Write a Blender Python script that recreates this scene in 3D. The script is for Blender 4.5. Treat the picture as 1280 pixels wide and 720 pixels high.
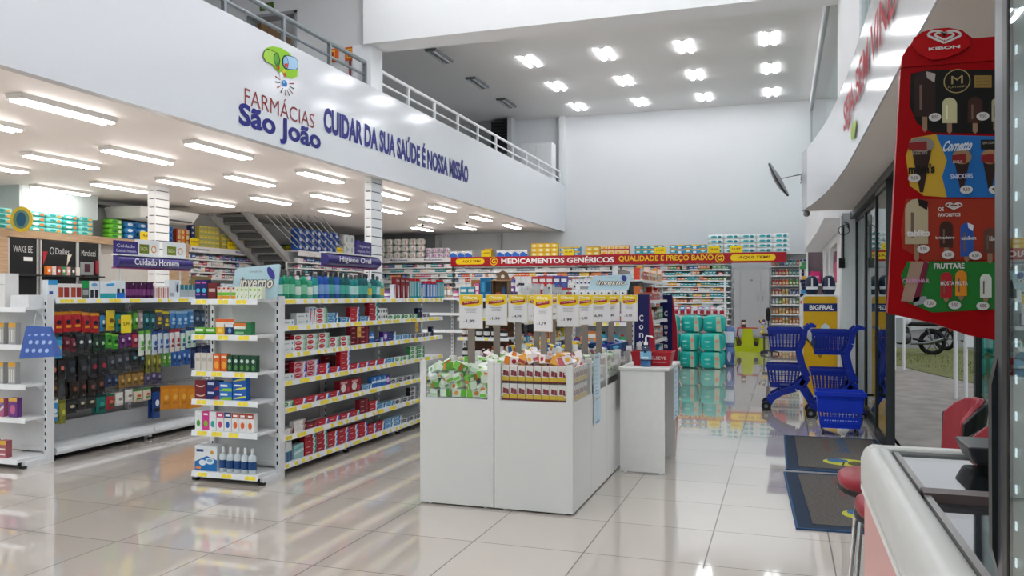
import bpy, math, random
from mathutils import Matrix, Vector
R = math.radians
random.seed(7)
for o in list(bpy.data.objects): bpy.data.objects.remove(o)
scene = bpy.context.scene
COL = scene.collection

# ------------------------------------------------------------------ camera
cam_d = bpy.data.cameras.new('camera'); cam = bpy.data.objects.new('camera', cam_d); COL.objects.link(cam)
cam.location = (0, 0, 1.5); cam.rotation_euler = (R(90), 0, R(18.38))
cam_d.sensor_width = 36; cam_d.lens = 36*1014/1280; cam_d.shift_y = 10/1280; cam_d.clip_start = .02; cam_d.clip_end = 300
scene.camera = cam
# ------------------------------------------------------------------ exposure and sky
vs = scene.view_settings
vs.view_transform = 'Standard'; vs.look = 'None'; vs.gamma = 1; vs.use_curve_mapping = False
vs.exposure = 0.2
SKY = 1.0; TUBE = 19.0; HIGH = 26.0
w = bpy.data.worlds.new('overcast_sky'); scene.world = w; w.use_nodes = True
bg = w.node_tree.nodes['Background']; bg.inputs[0].default_value = (.93, .96, 1, 1); bg.inputs[1].default_value = SKY

# ------------------------------------------------------------------ materials
def lin(h):
    h = h.lstrip('#'); r = [int(h[i:i+2], 16)/255 for i in (0, 2, 4)]
    return tuple(c/12.92 if c <= .04045 else ((c+.055)/1.055)**2.4 for c in r) + (1,)
_m = {}
def M(hexc, rough=.45, metal=0, spec=.3, noise=.05, coat=0):
    k = (hexc, rough, metal, spec, noise, coat)
    if k in _m: return _m[k]
    m = bpy.data.materials.new('finish_' + hexc.strip('#')); m.use_nodes = True
    nt = m.node_tree; b = nt.nodes['Principled BSDF']
    b.inputs['Roughness'].default_value = rough; b.inputs['Metallic'].default_value = metal
    b.inputs['Specular IOR Level'].default_value = spec; b.inputs['Coat Weight'].default_value = coat
    c = lin(hexc)
    if noise:
        n = nt.nodes.new('ShaderNodeTexNoise'); n.inputs['Scale'].default_value = 14
        tc = nt.nodes.new('ShaderNodeTexCoord'); nt.links.new(tc.outputs['Object'], n.inputs['Vector'])
        mx = nt.nodes.new('ShaderNodeMix'); mx.data_type = 'RGBA'
        mx.inputs[6].default_value = tuple(v*(1-noise) for v in c[:3])+(1,); mx.inputs[7].default_value = tuple(min(1, v*(1+noise)) for v in c[:3])+(1,)
        nt.links.new(n.outputs[0], mx.inputs[0]); nt.links.new(mx.outputs[2], b.inputs['Base Color'])
    else: b.inputs['Base Color'].default_value = c
    _m[k] = m; return m
def EM(hexc, strength, name='glow'):
    m = bpy.data.materials.new(name); m.use_nodes = True; b = m.node_tree.nodes['Principled BSDF']
    b.inputs['Base Color'].default_value = lin(hexc); b.inputs['Emission Color'].default_value = lin(hexc); b.inputs['Emission Strength'].default_value = strength
    return m
def GLASS(tint, refl=.1, name='pane_glass', rough=0.0):
    m = bpy.data.materials.new(name); m.use_nodes = True; nt = m.node_tree
    for n in list(nt.nodes): nt.nodes.remove(n)
    o = nt.nodes.new('ShaderNodeOutputMaterial'); mx = nt.nodes.new('ShaderNodeMixShader')
    t = nt.nodes.new('ShaderNodeBsdfTransparent'); g = nt.nodes.new('ShaderNodeBsdfGlossy'); g.inputs['Roughness'].default_value = rough
    fr = nt.nodes.new('ShaderNodeFresnel'); ge = nt.nodes.new('ShaderNodeNewGeometry'); io = nt.nodes.new('ShaderNodeMix'); io.inputs[2].default_value = 1.3; io.inputs[3].default_value = 1/1.3; nt.links.new(ge.outputs['Backfacing'], io.inputs[0]); nt.links.new(io.outputs[0], fr.inputs[0])
    ad = nt.nodes.new('ShaderNodeMath'); ad.operation = 'ADD'; ad.inputs[1].default_value = refl; ad.use_clamp = True
    t.inputs[0].default_value = lin(tint)
    nt.links.new(fr.outputs[0], ad.inputs[0]); nt.links.new(ad.outputs[0], mx.inputs[0])
    nt.links.new(t.outputs[0], mx.inputs[1]); nt.links.new(g.outputs[0], mx.inputs[2]); nt.links.new(mx.outputs[0], o.inputs[0])
    return m
def floor_mat(name, c1, c2, grout, rough, sx, sy, ox, oy, gw):
    m = bpy.data.materials.new(name); m.use_nodes = True; nt = m.node_tree; b = nt.nodes['Principled BSDF']; L = nt.links
    g = nt.nodes.new('ShaderNodeNewGeometry'); s = nt.nodes.new('ShaderNodeSeparateXYZ'); L.new(g.outputs['Position'], s.inputs[0])
    def mth(op, a, b_=None):
        n = nt.nodes.new('ShaderNodeMath'); n.operation = op
        for i, v in enumerate((a, b_)):
            if v is None: continue
            if isinstance(v, (int, float)): n.inputs[i].default_value = v
            else: L.new(v, n.inputs[i])
        return n.outputs[0]
    tx = mth('DIVIDE', mth('SUBTRACT', s.outputs[0], ox-gw/2), sx); ty = mth('DIVIDE', mth('SUBTRACT', s.outputs[1], oy-gw/2), sy)
    lx = mth('LESS_THAN', mth('MULTIPLY', mth('FRACT', tx), sx), gw); ly = mth('LESS_THAN', mth('MULTIPLY', mth('FRACT', ty), sy), gw)
    line = mth('MAXIMUM', lx, ly)
    cmb = nt.nodes.new('ShaderNodeCombineXYZ'); L.new(mth('FLOOR', tx), cmb.inputs[0]); L.new(mth('FLOOR', ty), cmb.inputs[1])
    wn = nt.nodes.new('ShaderNodeTexWhiteNoise'); L.new(cmb.outputs[0], wn.inputs['Vector'])
    no = nt.nodes.new('ShaderNodeTexNoise'); no.inputs['Scale'].default_value = 2.2; no.inputs['Detail'].default_value = 5; L.new(g.outputs['Position'], no.inputs['Vector'])
    f = mth('ADD', mth('MULTIPLY', wn.outputs[0], .45), mth('MULTIPLY', no.outputs[0], .55))
    mx = nt.nodes.new('ShaderNodeMix'); mx.data_type = 'RGBA'; mx.inputs[6].default_value = lin(c1); mx.inputs[7].default_value = lin(c2); L.new(f, mx.inputs[0])
    m2 = nt.nodes.new('ShaderNodeMix'); m2.data_type = 'RGBA'; L.new(line, m2.inputs[0]); L.new(mx.outputs[2], m2.inputs[6]); m2.inputs[7].default_value = lin(grout)
    L.new(m2.outputs[2], b.inputs['Base Color'])
    r = mth('ADD', mth('MULTIPLY', line, .4), rough); L.new(r, b.inputs['Roughness']); b.inputs['Specular IOR Level'].default_value = .8; b.inputs['Coat Weight'].default_value = .8; b.inputs['Coat Roughness'].default_value = .02
    return m
def noise_mat(name, c1, c2, scale, rough=.8, bump=0, detail=4, stretch=(1, 1, 1)):
    m = bpy.data.materials.new(name); m.use_nodes = True; nt = m.node_tree; b = nt.nodes['Principled BSDF']; L = nt.links
    tc = nt.nodes.new('ShaderNodeNewGeometry'); mp = nt.nodes.new('ShaderNodeMapping'); mp.inputs['Scale'].default_value = stretch
    L.new(tc.outputs['Position'], mp.inputs[0])
    n = nt.nodes.new('ShaderNodeTexNoise'); n.inputs['Scale'].default_value = scale; n.inputs['Detail'].default_value = detail; L.new(mp.outputs[0], n.inputs['Vector'])
    cr = nt.nodes.new('ShaderNodeValToRGB'); cr.color_ramp.elements[0].position = .35; cr.color_ramp.elements[1].position = .65
    cr.color_ramp.elements[0].color = lin(c1); cr.color_ramp.elements[1].color = lin(c2); L.new(n.outputs[0], cr.inputs[0]); L.new(cr.outputs[0], b.inputs['Base Color'])
    b.inputs['Roughness'].default_value = rough
    if bump:
        bp = nt.nodes.new('ShaderNodeBump'); bp.inputs['Strength'].default_value = bump; L.new(n.outputs[0], bp.inputs['Height']); L.new(bp.outputs[0], b.inputs['Normal'])
    return m

# ------------------------------------------------------------------ mesh builder
_tcache = {}
def text_geo(s, bold):
    k = (s, bold)
    if k in _tcache: return _tcache[k]
    cu = bpy.data.curves.new('t', 'FONT'); cu.body = s; cu.size = 1; cu.offset = bold; cu.resolution_u = 3
    ob = bpy.data.objects.new('t', cu); me = bpy.data.meshes.new_from_object(ob)
    vv = [tuple(v.co) for v in me.vertices]; ff = [tuple(p.vertices) for p in me.polygons]
    bpy.data.objects.remove(ob); bpy.data.curves.remove(cu); bpy.data.meshes.remove(me)
    if not vv: vv = [(0, 0, 0)]
    x0 = min(v[0] for v in vv); x1 = max(v[0] for v in vv); y0 = min(v[1] for v in vv); y1 = max(v[1] for v in vv)
    vv = [((v[0]-x0)/max(1e-6, x1-x0), (v[1]-y0)/max(1e-6, y1-y0)) for v in vv]
    _tcache[k] = (vv, ff); return _tcache[k]
class MB:
    def __init__(s): s.v = []; s.f = []; s.m = []; s.mats = []; s.T = None; s.sm = []
    def mi(s, m):
        if m not in s.mats: s.mats.append(m)
        return s.mats.index(m)
    def add(s, vs_, fs, m, smooth=False):
        o = len(s.v); i = s.mi(m)
        s.v += [tuple(s.T @ Vector(v)) for v in vs_] if s.T is not None else [tuple(v) for v in vs_]
        for f in fs: s.f.append([a+o for a in f]); s.m.append(i); s.sm.append(smooth)
        return s
    def box(s, x0, y0, z0, x1, y1, z1, m):
        return s.add([(x0,y0,z0),(x1,y0,z0),(x1,y1,z0),(x0,y1,z0),(x0,y0,z1),(x1,y0,z1),(x1,y1,z1),(x0,y1,z1)],
                     [(0,3,2,1),(4,5,6,7),(0,1,5,4),(1,2,6,5),(2,3,7,6),(3,0,4,7)], m)
    def hexa(s, p, m):   # 8 points bottom 4 ccw, top 4
        return s.add(p, [(0,3,2,1),(4,5,6,7),(0,1,5,4),(1,2,6,5),(2,3,7,6),(3,0,4,7)], m)
    def quad(s, p, m): return s.add(p, [tuple(range(len(p)))], m)
    def prism(s, pts, axis, a, b, m, smooth=False):   # pts in the other two axes
        def mk(p, t):
            return (t, p[0], p[1]) if axis == 'x' else (p[0], t, p[1]) if axis == 'y' else (p[0], p[1], t)
        n = len(pts); V = [mk(p, a) for p in pts]+[mk(p, b) for p in pts]
        s.add(V, [tuple(range(n-1, -1, -1)), tuple(range(n, 2*n))], m)
        return s.add(V, [(i, (i+1) % n, n+(i+1) % n, n+i) for i in range(n)], m, smooth)
    def tube(s, pts, r, m, n=8, caps=True):
        P = [Vector(p) for p in pts]; rr = r if isinstance(r, (list, tuple)) else [r]*len(P)
        V = []; F = []; up = None
        for i, p in enumerate(P):
            d = (P[min(i+1, len(P)-1)]-P[max(i-1, 0)]).normalized()
            if up is None: up = Vector((0, 0, 1)) if abs(d.z) < .9 else Vector((1, 0, 0))
            a = d.cross(up).normalized(); b_ = d.cross(a).normalized(); up = -b_ if False else up
            if abs(d.dot(up)) > .97: up = a
            for k in range(n):
                t = 2*math.pi*k/n; V.append(p+(a*math.cos(t)+b_*math.sin(t))*rr[i])
        for i in range(len(P)-1):
            for k in range(n): F.append((i*n+k, i*n+(k+1) % n, (i+1)*n+(k+1) % n, (i+1)*n+k))
        s.add(V, F, m, True)
        if caps: s.add(V[:n], [tuple(range(n))], m); s.add(V[-n:], [tuple(range(n-1, -1, -1))], m)
        return s
    def lathe(s, prof, c, m, n=14, smooth=True):   # prof [(r,z)], optional colours list m
        V = []; F = []
        for r, z in prof:
            for k in range(n): t = 2*math.pi*k/n; V.append((c[0]+r*math.cos(t), c[1]+r*math.sin(t), c[2]+z))
        for i in range(len(prof)-1):
            for k in range(n): F.append((i*n+k, i*n+(k+1) % n, (i+1)*n+(k+1) % n, (i+1)*n+k))
        s.add(V, F, m, smooth); s.add(V[-n:], [tuple(range(n))], m); return s.add(V[:n], [tuple(range(n-1, -1, -1))], m)
    def soft(s, cx, cy, cz, w_, d, h, m, p=4, n=12, k=8):   # superellipsoid: puffy pack, centre given
        V = []; F = []; sg = lambda v, e: math.copysign(abs(v)**e, v)
        e = 2/p
        for i in range(k+1):
            a = -math.pi/2+math.pi*i/k
            for j in range(n):
                b_ = 2*math.pi*(j+.5)/n
                V.append((cx+w_/2*sg(math.cos(a), e)*sg(math.cos(b_), e), cy+d/2*sg(math.cos(a), e)*sg(math.sin(b_), e), cz+h/2*sg(math.sin(a), e)))
        for i in range(k):
            for j in range(n): F.append((i*n+j, i*n+(j+1) % n, (i+1)*n+(j+1) % n, (i+1)*n+j))
        return s.add(V, F, m, True)
    def ell(s, o, u, v, cu, cv, ru, rv, m, n=18):
        o, u, v = Vector(o), Vector(u), Vector(v)
        return s.quad([o+u*(cu+ru*math.cos(2*math.pi*k/n))+v*(cv+rv*math.sin(2*math.pi*k/n)) for k in range(n)], m)
    def ring(s, o, u, v, cu, cv, ru, rv, th, m, n=24):
        o, u, v = Vector(o), Vector(u), Vector(v); V = []
        for q in (0, 1):
            for k in range(n):
                t = 2*math.pi*k/n; V.append(o+u*(cu+(ru-q*th)*math.cos(t))+v*(cv+(rv-q*th)*math.sin(t)))
        return s.add(V, [(k, (k+1) % n, n+(k+1) % n, n+k) for k in range(n)], m)
    def text(s, t, o, u, v, w_, h, m, bold=0.0, shear=0):
        vv, ff = text_geo(t, bold); o, u, v = Vector(o), Vector(u).normalized(), Vector(v).normalized()
        return s.add([o+u*((a+shear*b_)*w_)+v*(b_*h) for a, b_ in vv], ff, m)
    def mesh(s, name):
        me = bpy.data.meshes.new(name); me.from_pydata(s.v, [], s.f)
        for m in s.mats: me.materials.append(m)
        me.polygons.foreach_set('material_index', s.m); me.polygons.foreach_set('use_smooth', s.sm); me.update()
        return me
    def build(s, name, parent=None, label=None, bevel=0):
        o = bpy.data.objects.new(name, s.mesh(name)); COL.objects.link(o); o.parent = parent
        if label: o['label'] = label
        if bevel:
            b = o.modifiers.new('bevel', 'BEVEL'); b.width = bevel; b.segments = 2; b.limit_method = 'ANGLE'
        return o
def tag(o, label, cat, group=None, kind=None):
    o['label'] = label; o['category'] = cat
    if group: o['group'] = group
    if kind: o['kind'] = kind
    return o
def thing(name, label, cat, loc=(0, 0, 0), rz=0, group=None):
    o = bpy.data.objects.new(name, None); COL.objects.link(o); o.empty_display_size = .05
    o.location = loc; o.rotation_euler = (0, 0, rz); return tag(o, label, cat, group)
def struct(o): o['kind'] = 'structure'; return o
KIDS = {}
def dup(root, loc, rz=0, label=None, rot=None):
    def cp(o, par):
        c = o.copy(); COL.objects.link(c); c.parent = par
        for k in KIDS.get(o.name, [q for q in o.children]): cp(k, c)
        return c
    r = cp(root, None); r.location = loc; r.rotation_euler = rot or (0, 0, rz)
    if label: r['label'] = label
    return r
def nth(n):
    return f"{n}{'th' if 10 <= n % 100 <= 20 else {1:'st',2:'nd',3:'rd'}.get(n % 10,'th')}"
class Proto:       # a kind of product: root mesh plus part meshes, shared by all copies
    def __init__(s, name, cat, desc, mesh, kids=()): s.name, s.cat, s.desc, s.me, s.kids = name, cat, desc, mesh, kids
    def put(s, loc, rz, where, group, rot=None):
        o = bpy.data.objects.new(s.name, s.me); COL.objects.link(o); o.location = loc; o.rotation_euler = rot or (0, 0, rz)
        tag(o, s.desc+' '+where, s.cat, group)
        for n, me in s.kids:
            k = bpy.data.objects.new(n, me); COL.objects.link(k); k.parent = o
        return o
# products face -Y, origin at bottom centre
def carton(desc, w_, d, h, front, pats=(), side=None, top=None, name='carton', cat='box'):
    b = MB(); f = M(front); s = M(side or front); t = M(top or side or front); x, y = w_/2, d/2
    V = [(-x,-y,0),(x,-y,0),(x,y,0),(-x,y,0),(-x,-y,h),(x,-y,h),(x,y,h),(-x,y,h)]
    for fc, m in (((0,3,2,1), s), ((4,5,6,7), t), ((0,1,5,4), f), ((1,2,6,5), s), ((2,3,7,6), f), ((3,0,4,7), s)): b.add([V[i] for i in fc], [(0,1,2,3)], m)
    o = (-x, -y-.0006, 0); u = (w_, 0, 0); v = (0, 0, h)
    for i, p in enumerate(pats):
        oo = (o[0], o[1]-.0003*i, 0); c = M(p[-1])
        if p[0] == 'r': b.quad([(oo[0]+a*w_, oo[1], q*h) for a, q in ((p[1],p[2]),(p[3],p[2]),(p[3],p[4]),(p[1],p[4]))], c)
        elif p[0] == 'e': b.ell(oo, u, v, p[1], p[2], p[3], p[4], c, 12)
        elif p[0] == 'p': b.quad([(oo[0]+a*w_, oo[1], q*h) for a, q in p[1]], c)
        elif p[0] == 't': b.text(p[1], (oo[0]+p[2]*w_, oo[1], p[3]*h), (1,0,0), (0,0,1), p[4]*w_, p[5]*h, c, .02)
    return Proto(name, cat, desc, b.mesh(name))
def bottle(desc, r, h, body, cap, label, flat=.7, capfrac=.16, name='bottle', neck=.42, cat='bottle', rough=.15):
    T = Matrix.Diagonal((1, flat, 1, 1)); bm = M(body, rough); hb = h*(1-capfrac)
    b = MB(); b.T = T; b.lathe([(r*.9,0),(r,.01*h),(r,hb*.8),(r*.85,hb*.9),(r*neck,hb*.97),(r*neck,hb)], (0,0,0), bm, 12)
    c = MB(); c.T = T; c.lathe([(r*neck*1.25,0),(r*neck*1.25,h*capfrac*.9),(r*neck,h*capfrac)], (0,0,hb), M(cap), 10)
    l = MB(); l.T = T; l.lathe([(r*1.02,hb*.2),(r*1.02,hb*.62)], (0,0,0), M(label), 12)
    return Proto(name, cat, desc, b.mesh(name), [('cap', c.mesh('cap')), ('label', l.mesh('label'))])
def pouch(desc, w_, h, body, c2, c3, name='hanging_pack', thick=.02, cat='pack'):   # hangs from its top centre
    b = MB(); m = M(body, .3); n = 6; V = []; 
    for i in range(n+1):
        t = i/n; z = -h*.14-h*.86*t; th = thick*math.sin(math.pi*min(1, max(.06, t*.94+.03)))
        for x, y in ((-w_/2, 0), (-w_*.3, -th), (w_*.3, -th), (w_/2, 0), (w_*.3, th), (-w_*.3, th)): V.append((x, y, z))
    F = [(i*6+k, i*6+(k+1) % 6, i*6+6+(k+1) % 6, i*6+6+k) for i in range(n) for k in range(6)]
    b.add(V, F, m, False)
    b.ell((0, -thick-.002, -h*.5), (1,0,0), (0,0,1), 0, 0, w_*.24, h*.11, M(c2), 14)
    b.quad([(-w_*.28, -thick-.0015, -h*.78), (w_*.28, -thick-.0015, -h*.78), (w_*.3, -thick-.001, -h*.66), (-w_*.3, -thick-.001, -h*.66)], M(c3))
    c = MB(); c.box(-w_/2, -.0015, -h*.16, w_/2, .0015, 0, M(c3))
    return Proto(name, cat, desc, b.mesh(name), [('header_card', c.mesh('header_card'))])
def pack(desc, w_, d, h, body, c2, c3=None, name='soft_pack', cat='pack', p=7):
    b = MB(); b.soft(0, 0, h/2, w_, d, h, M(body, .3), p=p)
    b.ell((0, -d/2-.001, h/2), (1,0,0), (0,0,1), -w_*.12, 0, w_*.2, h*.26, M(c2), 12)
    if c3: b.ell((0, -d/2-.0015, h/2), (1,0,0), (0,0,1), w_*.24, -h*.05, w_*.12, h*.3, M(c3), 12)
    return Proto(name, cat, desc, b.mesh(name))
WHITE = M('#e9ebec', .35); SHELF = M('#e6e8ea', .3); POST = M('#e2e4e6', .35); DARK = M('#1c1c1e', .5); SLOT = M('#26262a', .6)
YTAG = M('#f2dc3c', .4); GREYB = M('#9a9c9e', .5); STEEL = M('#9aa0a4', .28, .9); CHROME = M('#c4c6c8', .15, 1.0); BLACK = M('#101012', .35)
# ================================================================== STRUCTURE
WALLM = M('#e6e8ea', .55, noise=.015); CEILM = M('#dddcda', .6, noise=.015); GLOSSW = M('#e0e3e8', .12, noise=.01, spec=.5)
def wallbox(name, *a, m=None):
    b = MB(); b.box(*a, m or WALLM); return struct(b.build(name))
b = MB(); b.box(-18.6, -8, -.1, 1.0, 32.85, 0, floor_mat('polished_porcelain_tile', '#c6bcb2', '#d1c8bf', '#4f4740', .06, .688, .69, -.41, 4.63, .008)); struct(b.build('floor'))
wallbox('ceiling', -18.602, -8.2, 8.888, 1.572, 32.881, 9.098, m=M('#eeeeed', .6, noise=.01))  # hall coordinates from here are baked after scaling about the camera
# rear wall, with the thin conduit beside the mezzanine
wallbox('wall_back', -18.602, 32.553, 0, 1.572, 32.816, 8.888)
wallbox('wall_left', -18.602, -8.2, 0, -18.209, 32.553, 8.888, m=M('#d8dadb', .6, noise=.02))
wallbox('trim_1', -8.672, 32.226, 6.085, -8.463, 32.553, 8.888)
wallbox('trim_2', -14.213, 32.226, 0, -14.017, 32.553, 4.12, m=M('#d4d6d7', .5))
wallbox('trim_3', -11.423, 32.357, 0, -11.266, 32.553, 4.12, m=M('#d4d6d7', .5))
# mezzanine: slab and glossy fascia
wallbox('ceiling_mezzanine', -18.209, -8, 4.185, -8.594, 32.553, 4.906, m=M('#ece9e8', .5, noise=.012))
wallbox('wall_fascia', -8.672, -8, 4.159, -8.515, 32.553, 6.085, m=GLOSSW)
# transverse wall on the mezzanine with a doorway, its pillar and the big beam
b = MB(); wm = M('#d9dbdc', .55, noise=.015)
b.box(-18.209, 16.087, 4.906, -11.882, 16.375, 8.888, wm); b.box(-10.532, 16.087, 4.906, -8.725, 16.375, 8.888, wm); b.box(-11.882, 16.087, 8.05, -10.532, 16.375, 8.888, wm)
struct(b.build('wall_mezzanine'))
b = MB(); b.box(-11.882, 16.061, 4.906, -11.816, 16.401, 8.05, GREYB); b.box(-10.598, 16.061, 4.906, -10.532, 16.401, 8.05, GREYB); b.box(-11.882, 16.061, 7.985, -10.532, 16.401, 8.05, GREYB)
b.box(-11.751, 16.309, 4.906, -11.659, 17.554, 7.945, M('#7a5a38', .5)); struct(b.build('door_1'))
wallbox('trim_4', -8.987, 15.877, 6.085, -8.522, 16.401, 7.028)
wallbox('trim_5', -8.672, 15.786, 7.002, 1.572, 16.48, 8.888, m=M('#eceeef', .45, noise=.01))
# under-mezzanine bulkhead on the left wall and its pier
wallbox('trim_6', -18.209, 14.803, 3.53, -17.423, 17.161, 4.185, m=M('#c3d0d0', .5)); wallbox('trim_7', -18.209, 15.458, 0, -17.685, 16.637, 3.53, m=M('#c3d0d0', .5))
# entrance canopy with a curved glossy fascia, and the second one further back
cur = [(.6,-8),(.598,2),(.592,3.6),(.583,4.4),(.577,5.4),(.574,6.5),(.565,8.0),(.53,9.1),(.487,9.94),(.44,10.55),(.39,11.1),(.33,11.6),(.267,12.08)]
b = MB(); b.prism([(1.04,-8)]+cur[::1]+[(1.04,12.08)], 'z', 2.69, 3.5, GLOSSW, True)
o = struct(b.build('ceiling_canopy'))
b = MB(); sof = M('#e6dfd8', .5, noise=.015); n = len(cur)
b.quad([(x+.012, y, 2.688) for x, y in cur]+[(1.03, 12.06, 2.688), (1.03, -8, 2.688)], sof); struct(b.build('trim_8'))
b = MB(); cur2 = [(.62,13.3),(.625,16),(.6,19),(.57,21.5),(.6,23.3),(.7,24.6),(.97,25.2)]
b.prism([(1.04,13.3)]+cur2+[(1.04,25.2)], 'z', 2.69, 3.5, WALLM, True); struct(b.build('ceiling_rear_canopy'))
# right-hand wall: solid above, two window bands, glass shopfront below
b = MB()
b.box(1.0, 11.9, 3.5, 1.15, 16.4, 8.89, WALLM); b.box(1.0, 16.4, 8.5, 1.15, 32.55, 8.89, WALLM); b.box(1.0, 16.4, 2.69, 1.15, 32.55, 4.5, WALLM); b.box(1.0, 11.9, 2.69, 1.15, 16.4, 3.5, WALLM)
b.box(1.0, -8, 3.5, 1.15, 10.0, 8.89, WALLM); b.box(1.0, 10.0, 3.5, 1.15, 11.9, 4.5, WALLM); b.box(1.0, 10.0, 8.5, 1.15, 11.9, 8.89, WALLM)
struct(b.build('wall_right'))
PANE = GLASS('#e4f2f2', .05); SHOP = GLASS('#cfdcd9', .1, 'shopfront_glass'); fr = M('#2b2f30', .4, .3)
def window(n, y0, y1, z0, z1, bars):
    b = MB(); t = .035; wf = M('#b9c0c1', .4, .2)
    for y in [y0+t]+bars+[y1-t]: b.box(1.02, y-t, z0, 1.12, y+t, z1, wf)
    b.box(1.02, y0, z0, 1.12, y1, z0+.06, wf); b.box(1.02, y0, z1-.06, 1.12, y1, z1, wf)
    o = struct(b.build(f'window_{n}')); g = MB(); g.box(1.06, y0, z0, 1.072, y1, z1, PANE); g.build('window_pane', o); return o
window(1, 16.4, 32.5, 4.5, 8.5, []); window(2, 10.0, 11.9, 4.5, 8.5, [])
# unseen glazed front behind the viewer, added to let in frontal sky fill
b = MB(); b.box(-18.6, -8.2, 5.6, 1.15, -8, 8.89, WALLM); b.box(-18.6, -8.2, 0, 1.15, -8, .3, WALLM)
for x in (-18.6, -15.3, -12.0, -8.7, -5.4, -2.2, .95): b.box(x, -8.2, .3, x+.2, -8, 5.6, WALLM)
struct(b.build('wall_front')); b = MB(); b.box(-18.5, -8.12, .3, 1.0, -8.1, 5.6, PANE); struct(b.build('window_3'))
# lower right wall beyond the shopfront
b = MB(); b.box(.98, 12.9, 0, 1.15, 16.3, 2.69, WALLM); b.box(.98, 18.6, 0, 1.15, 32.55, 2.69, WALLM); b.box(.98, 16.3, 0, 1.15, 18.6, 1.7, WALLM); b.box(.98, 16.3, 2.5, 1.15, 18.6, 2.69, WALLM)
struct(b.build('wall_right.001'))
b = MB(); b.box(.82, 12.55, 0, 1.12, 12.95, 2.69, M('#d5d9da', .4)); struct(b.build('trim_9'))
# shopfront: sliding glass doors, parked leaves and fixed leaves
def leaf(n, y0, y1, x, z0=.03, z1=2.62, t=.025, rails=True):
    b = MB()
    for y in (y0, y1): b.box(x-.02, y-t, z0, x+.02, y+t, z1, fr)
    b.box(x-.02, y0, z0, x+.02, y1, z0+.09, fr); b.box(x-.02, y0, z1-.07, x+.02, y1, z1, fr)
    o = struct(b.build(f'door_{n}')); g = MB(); g.box(x-.005, y0, z0, x+.005, y1, z1, SHOP); g.build('door_pane', o); return o
leaf(2, 8.42, 9.35, .96); leaf(3, 8.62, 9.9, 1.02); leaf(4, 9.95, 11.15, 1.02); leaf(5, 11.2, 12.5, 1.02); leaf(6, 3.6, 5.0, 1.02); leaf(7, 1.9, 3.55, 1.02)
b = MB(); b.box(.93, 1.6, 2.6, 1.08, 12.55, 2.69, fr); b.box(.93, 8.3, 0, 1.08, 12.55, .03, M('#8f9598', .3, .8)); b.box(.93, 1.6, 0, 1.08, 8.3, .012, M('#c3c1bd', .4)); struct(b.build('trim_10'))
wallbox('wall_right.002', .98, -8, 0, 1.15, 1.6, 2.69)
# sloping underside of the staircase behind the wall shelves
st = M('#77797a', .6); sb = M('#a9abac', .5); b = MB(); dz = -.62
def slope(x0, x1, y0, y1, z0, th, m):
    z1 = z0+(y1-y0)*dz
    b.hexa([(x0,y0,z0-th),(x1,y0,z0-th),(x1,y1,z1-th),(x0,y1,z1-th),(x0,y0,z0),(x1,y0,z0),(x1,y1,z1),(x0,y1,z1)], m)
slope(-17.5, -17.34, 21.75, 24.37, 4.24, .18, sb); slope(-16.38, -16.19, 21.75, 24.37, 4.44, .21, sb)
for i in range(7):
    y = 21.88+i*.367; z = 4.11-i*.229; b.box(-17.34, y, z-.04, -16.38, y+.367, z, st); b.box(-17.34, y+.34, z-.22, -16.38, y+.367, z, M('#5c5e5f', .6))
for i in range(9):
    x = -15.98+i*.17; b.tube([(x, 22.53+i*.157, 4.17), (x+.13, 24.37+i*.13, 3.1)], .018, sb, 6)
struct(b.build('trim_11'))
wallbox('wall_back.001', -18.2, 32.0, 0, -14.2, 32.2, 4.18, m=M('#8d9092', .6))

# ------------------------------------------------------------------ outside
PX = noise_mat('grey_pavement', '#7f7974', '#948d87', 3, .85, .1)
b = MB(); b.box(1.15, -40, -.12, 40, 60, -.02, noise_mat('street_asphalt', '#5d5d5c', '#6c6b69', 6, .9)); struct(b.build('ground'))
b = MB(); b.prism([(1.15,-8),(5.6,-8),(4.6,9),(3.9,13.5),(3.05,16.2),(2.6,18.2),(2.3,20),(2.0,23),(1.2,26),(1.15,12)], 'z', -.1, -.012, PX); struct(b.build('ground.001'))
b = MB(); b.box(-30, -40, -.12, 1.15, -8.2, -.02, noise_mat('front_pavement', '#a8a39c', '#b8b3ac', 3, .85)); struct(b.build('ground.003'))
GR = noise_mat('worn_grass', '#4c5a22', '#6f6a3c', 5, .95, .4, 8)
b = MB(); b.prism([(5.6,-8),(4.6,9),(3.9,13.5),(3.05,16.2),(2.6,18.2),(2.3,20),(2.0,23),(1.8,25),(6,27),(11,24),(11,-8)], 'z', -.1, .0, GR); struct(b.build('ground.002'))
gb = MB(); gm = M('#5c6b26', .8); gm2 = M('#83803f', .8)
for i in range(1500):
    t = random.random(); y = 10+13*t; xr = 4.5-2.3*max(0, (y-10)/13)+random.random()*3.2; a = random.random()*6.3; h = .03+.05*random.random(); c, s_ = math.cos(a)*.012, math.sin(a)*.012
    gb.add([(xr-c,y-s_,0),(xr+c,y+s_,0),(xr+s_,y+c,h)], [(0,1,2)], random.choice((gm, gm2)))
tag(gb.build('grass_tufts'), 'short patchy green grass growing beyond the pavement', 'grass', kind='stuff')
def outhouse(x0, y0, x1, y1, h, hx, label):
    t = thing('building', label, 'building', (0, 0, 0)); b = MB(); b.box(x0, y0, -.1, x1, y1, h, M(hx, .7)); b.build('wall', t)
    b = MB(); b.box(x0-.2, y0-.2, h, x1+.2, y1+.2, h+.25, M('#6e6a66', .7)); b.build('roof', t)
    for i in range(4):
        g = MB(); yy = y0-.02; xx = x0+.8+i*(x1-x0-1.6)/4; g.box(xx, yy, 1.0, xx+1.2, yy+.06, 2.2, M('#3a4750', .2)); g.build('window', t)
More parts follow.
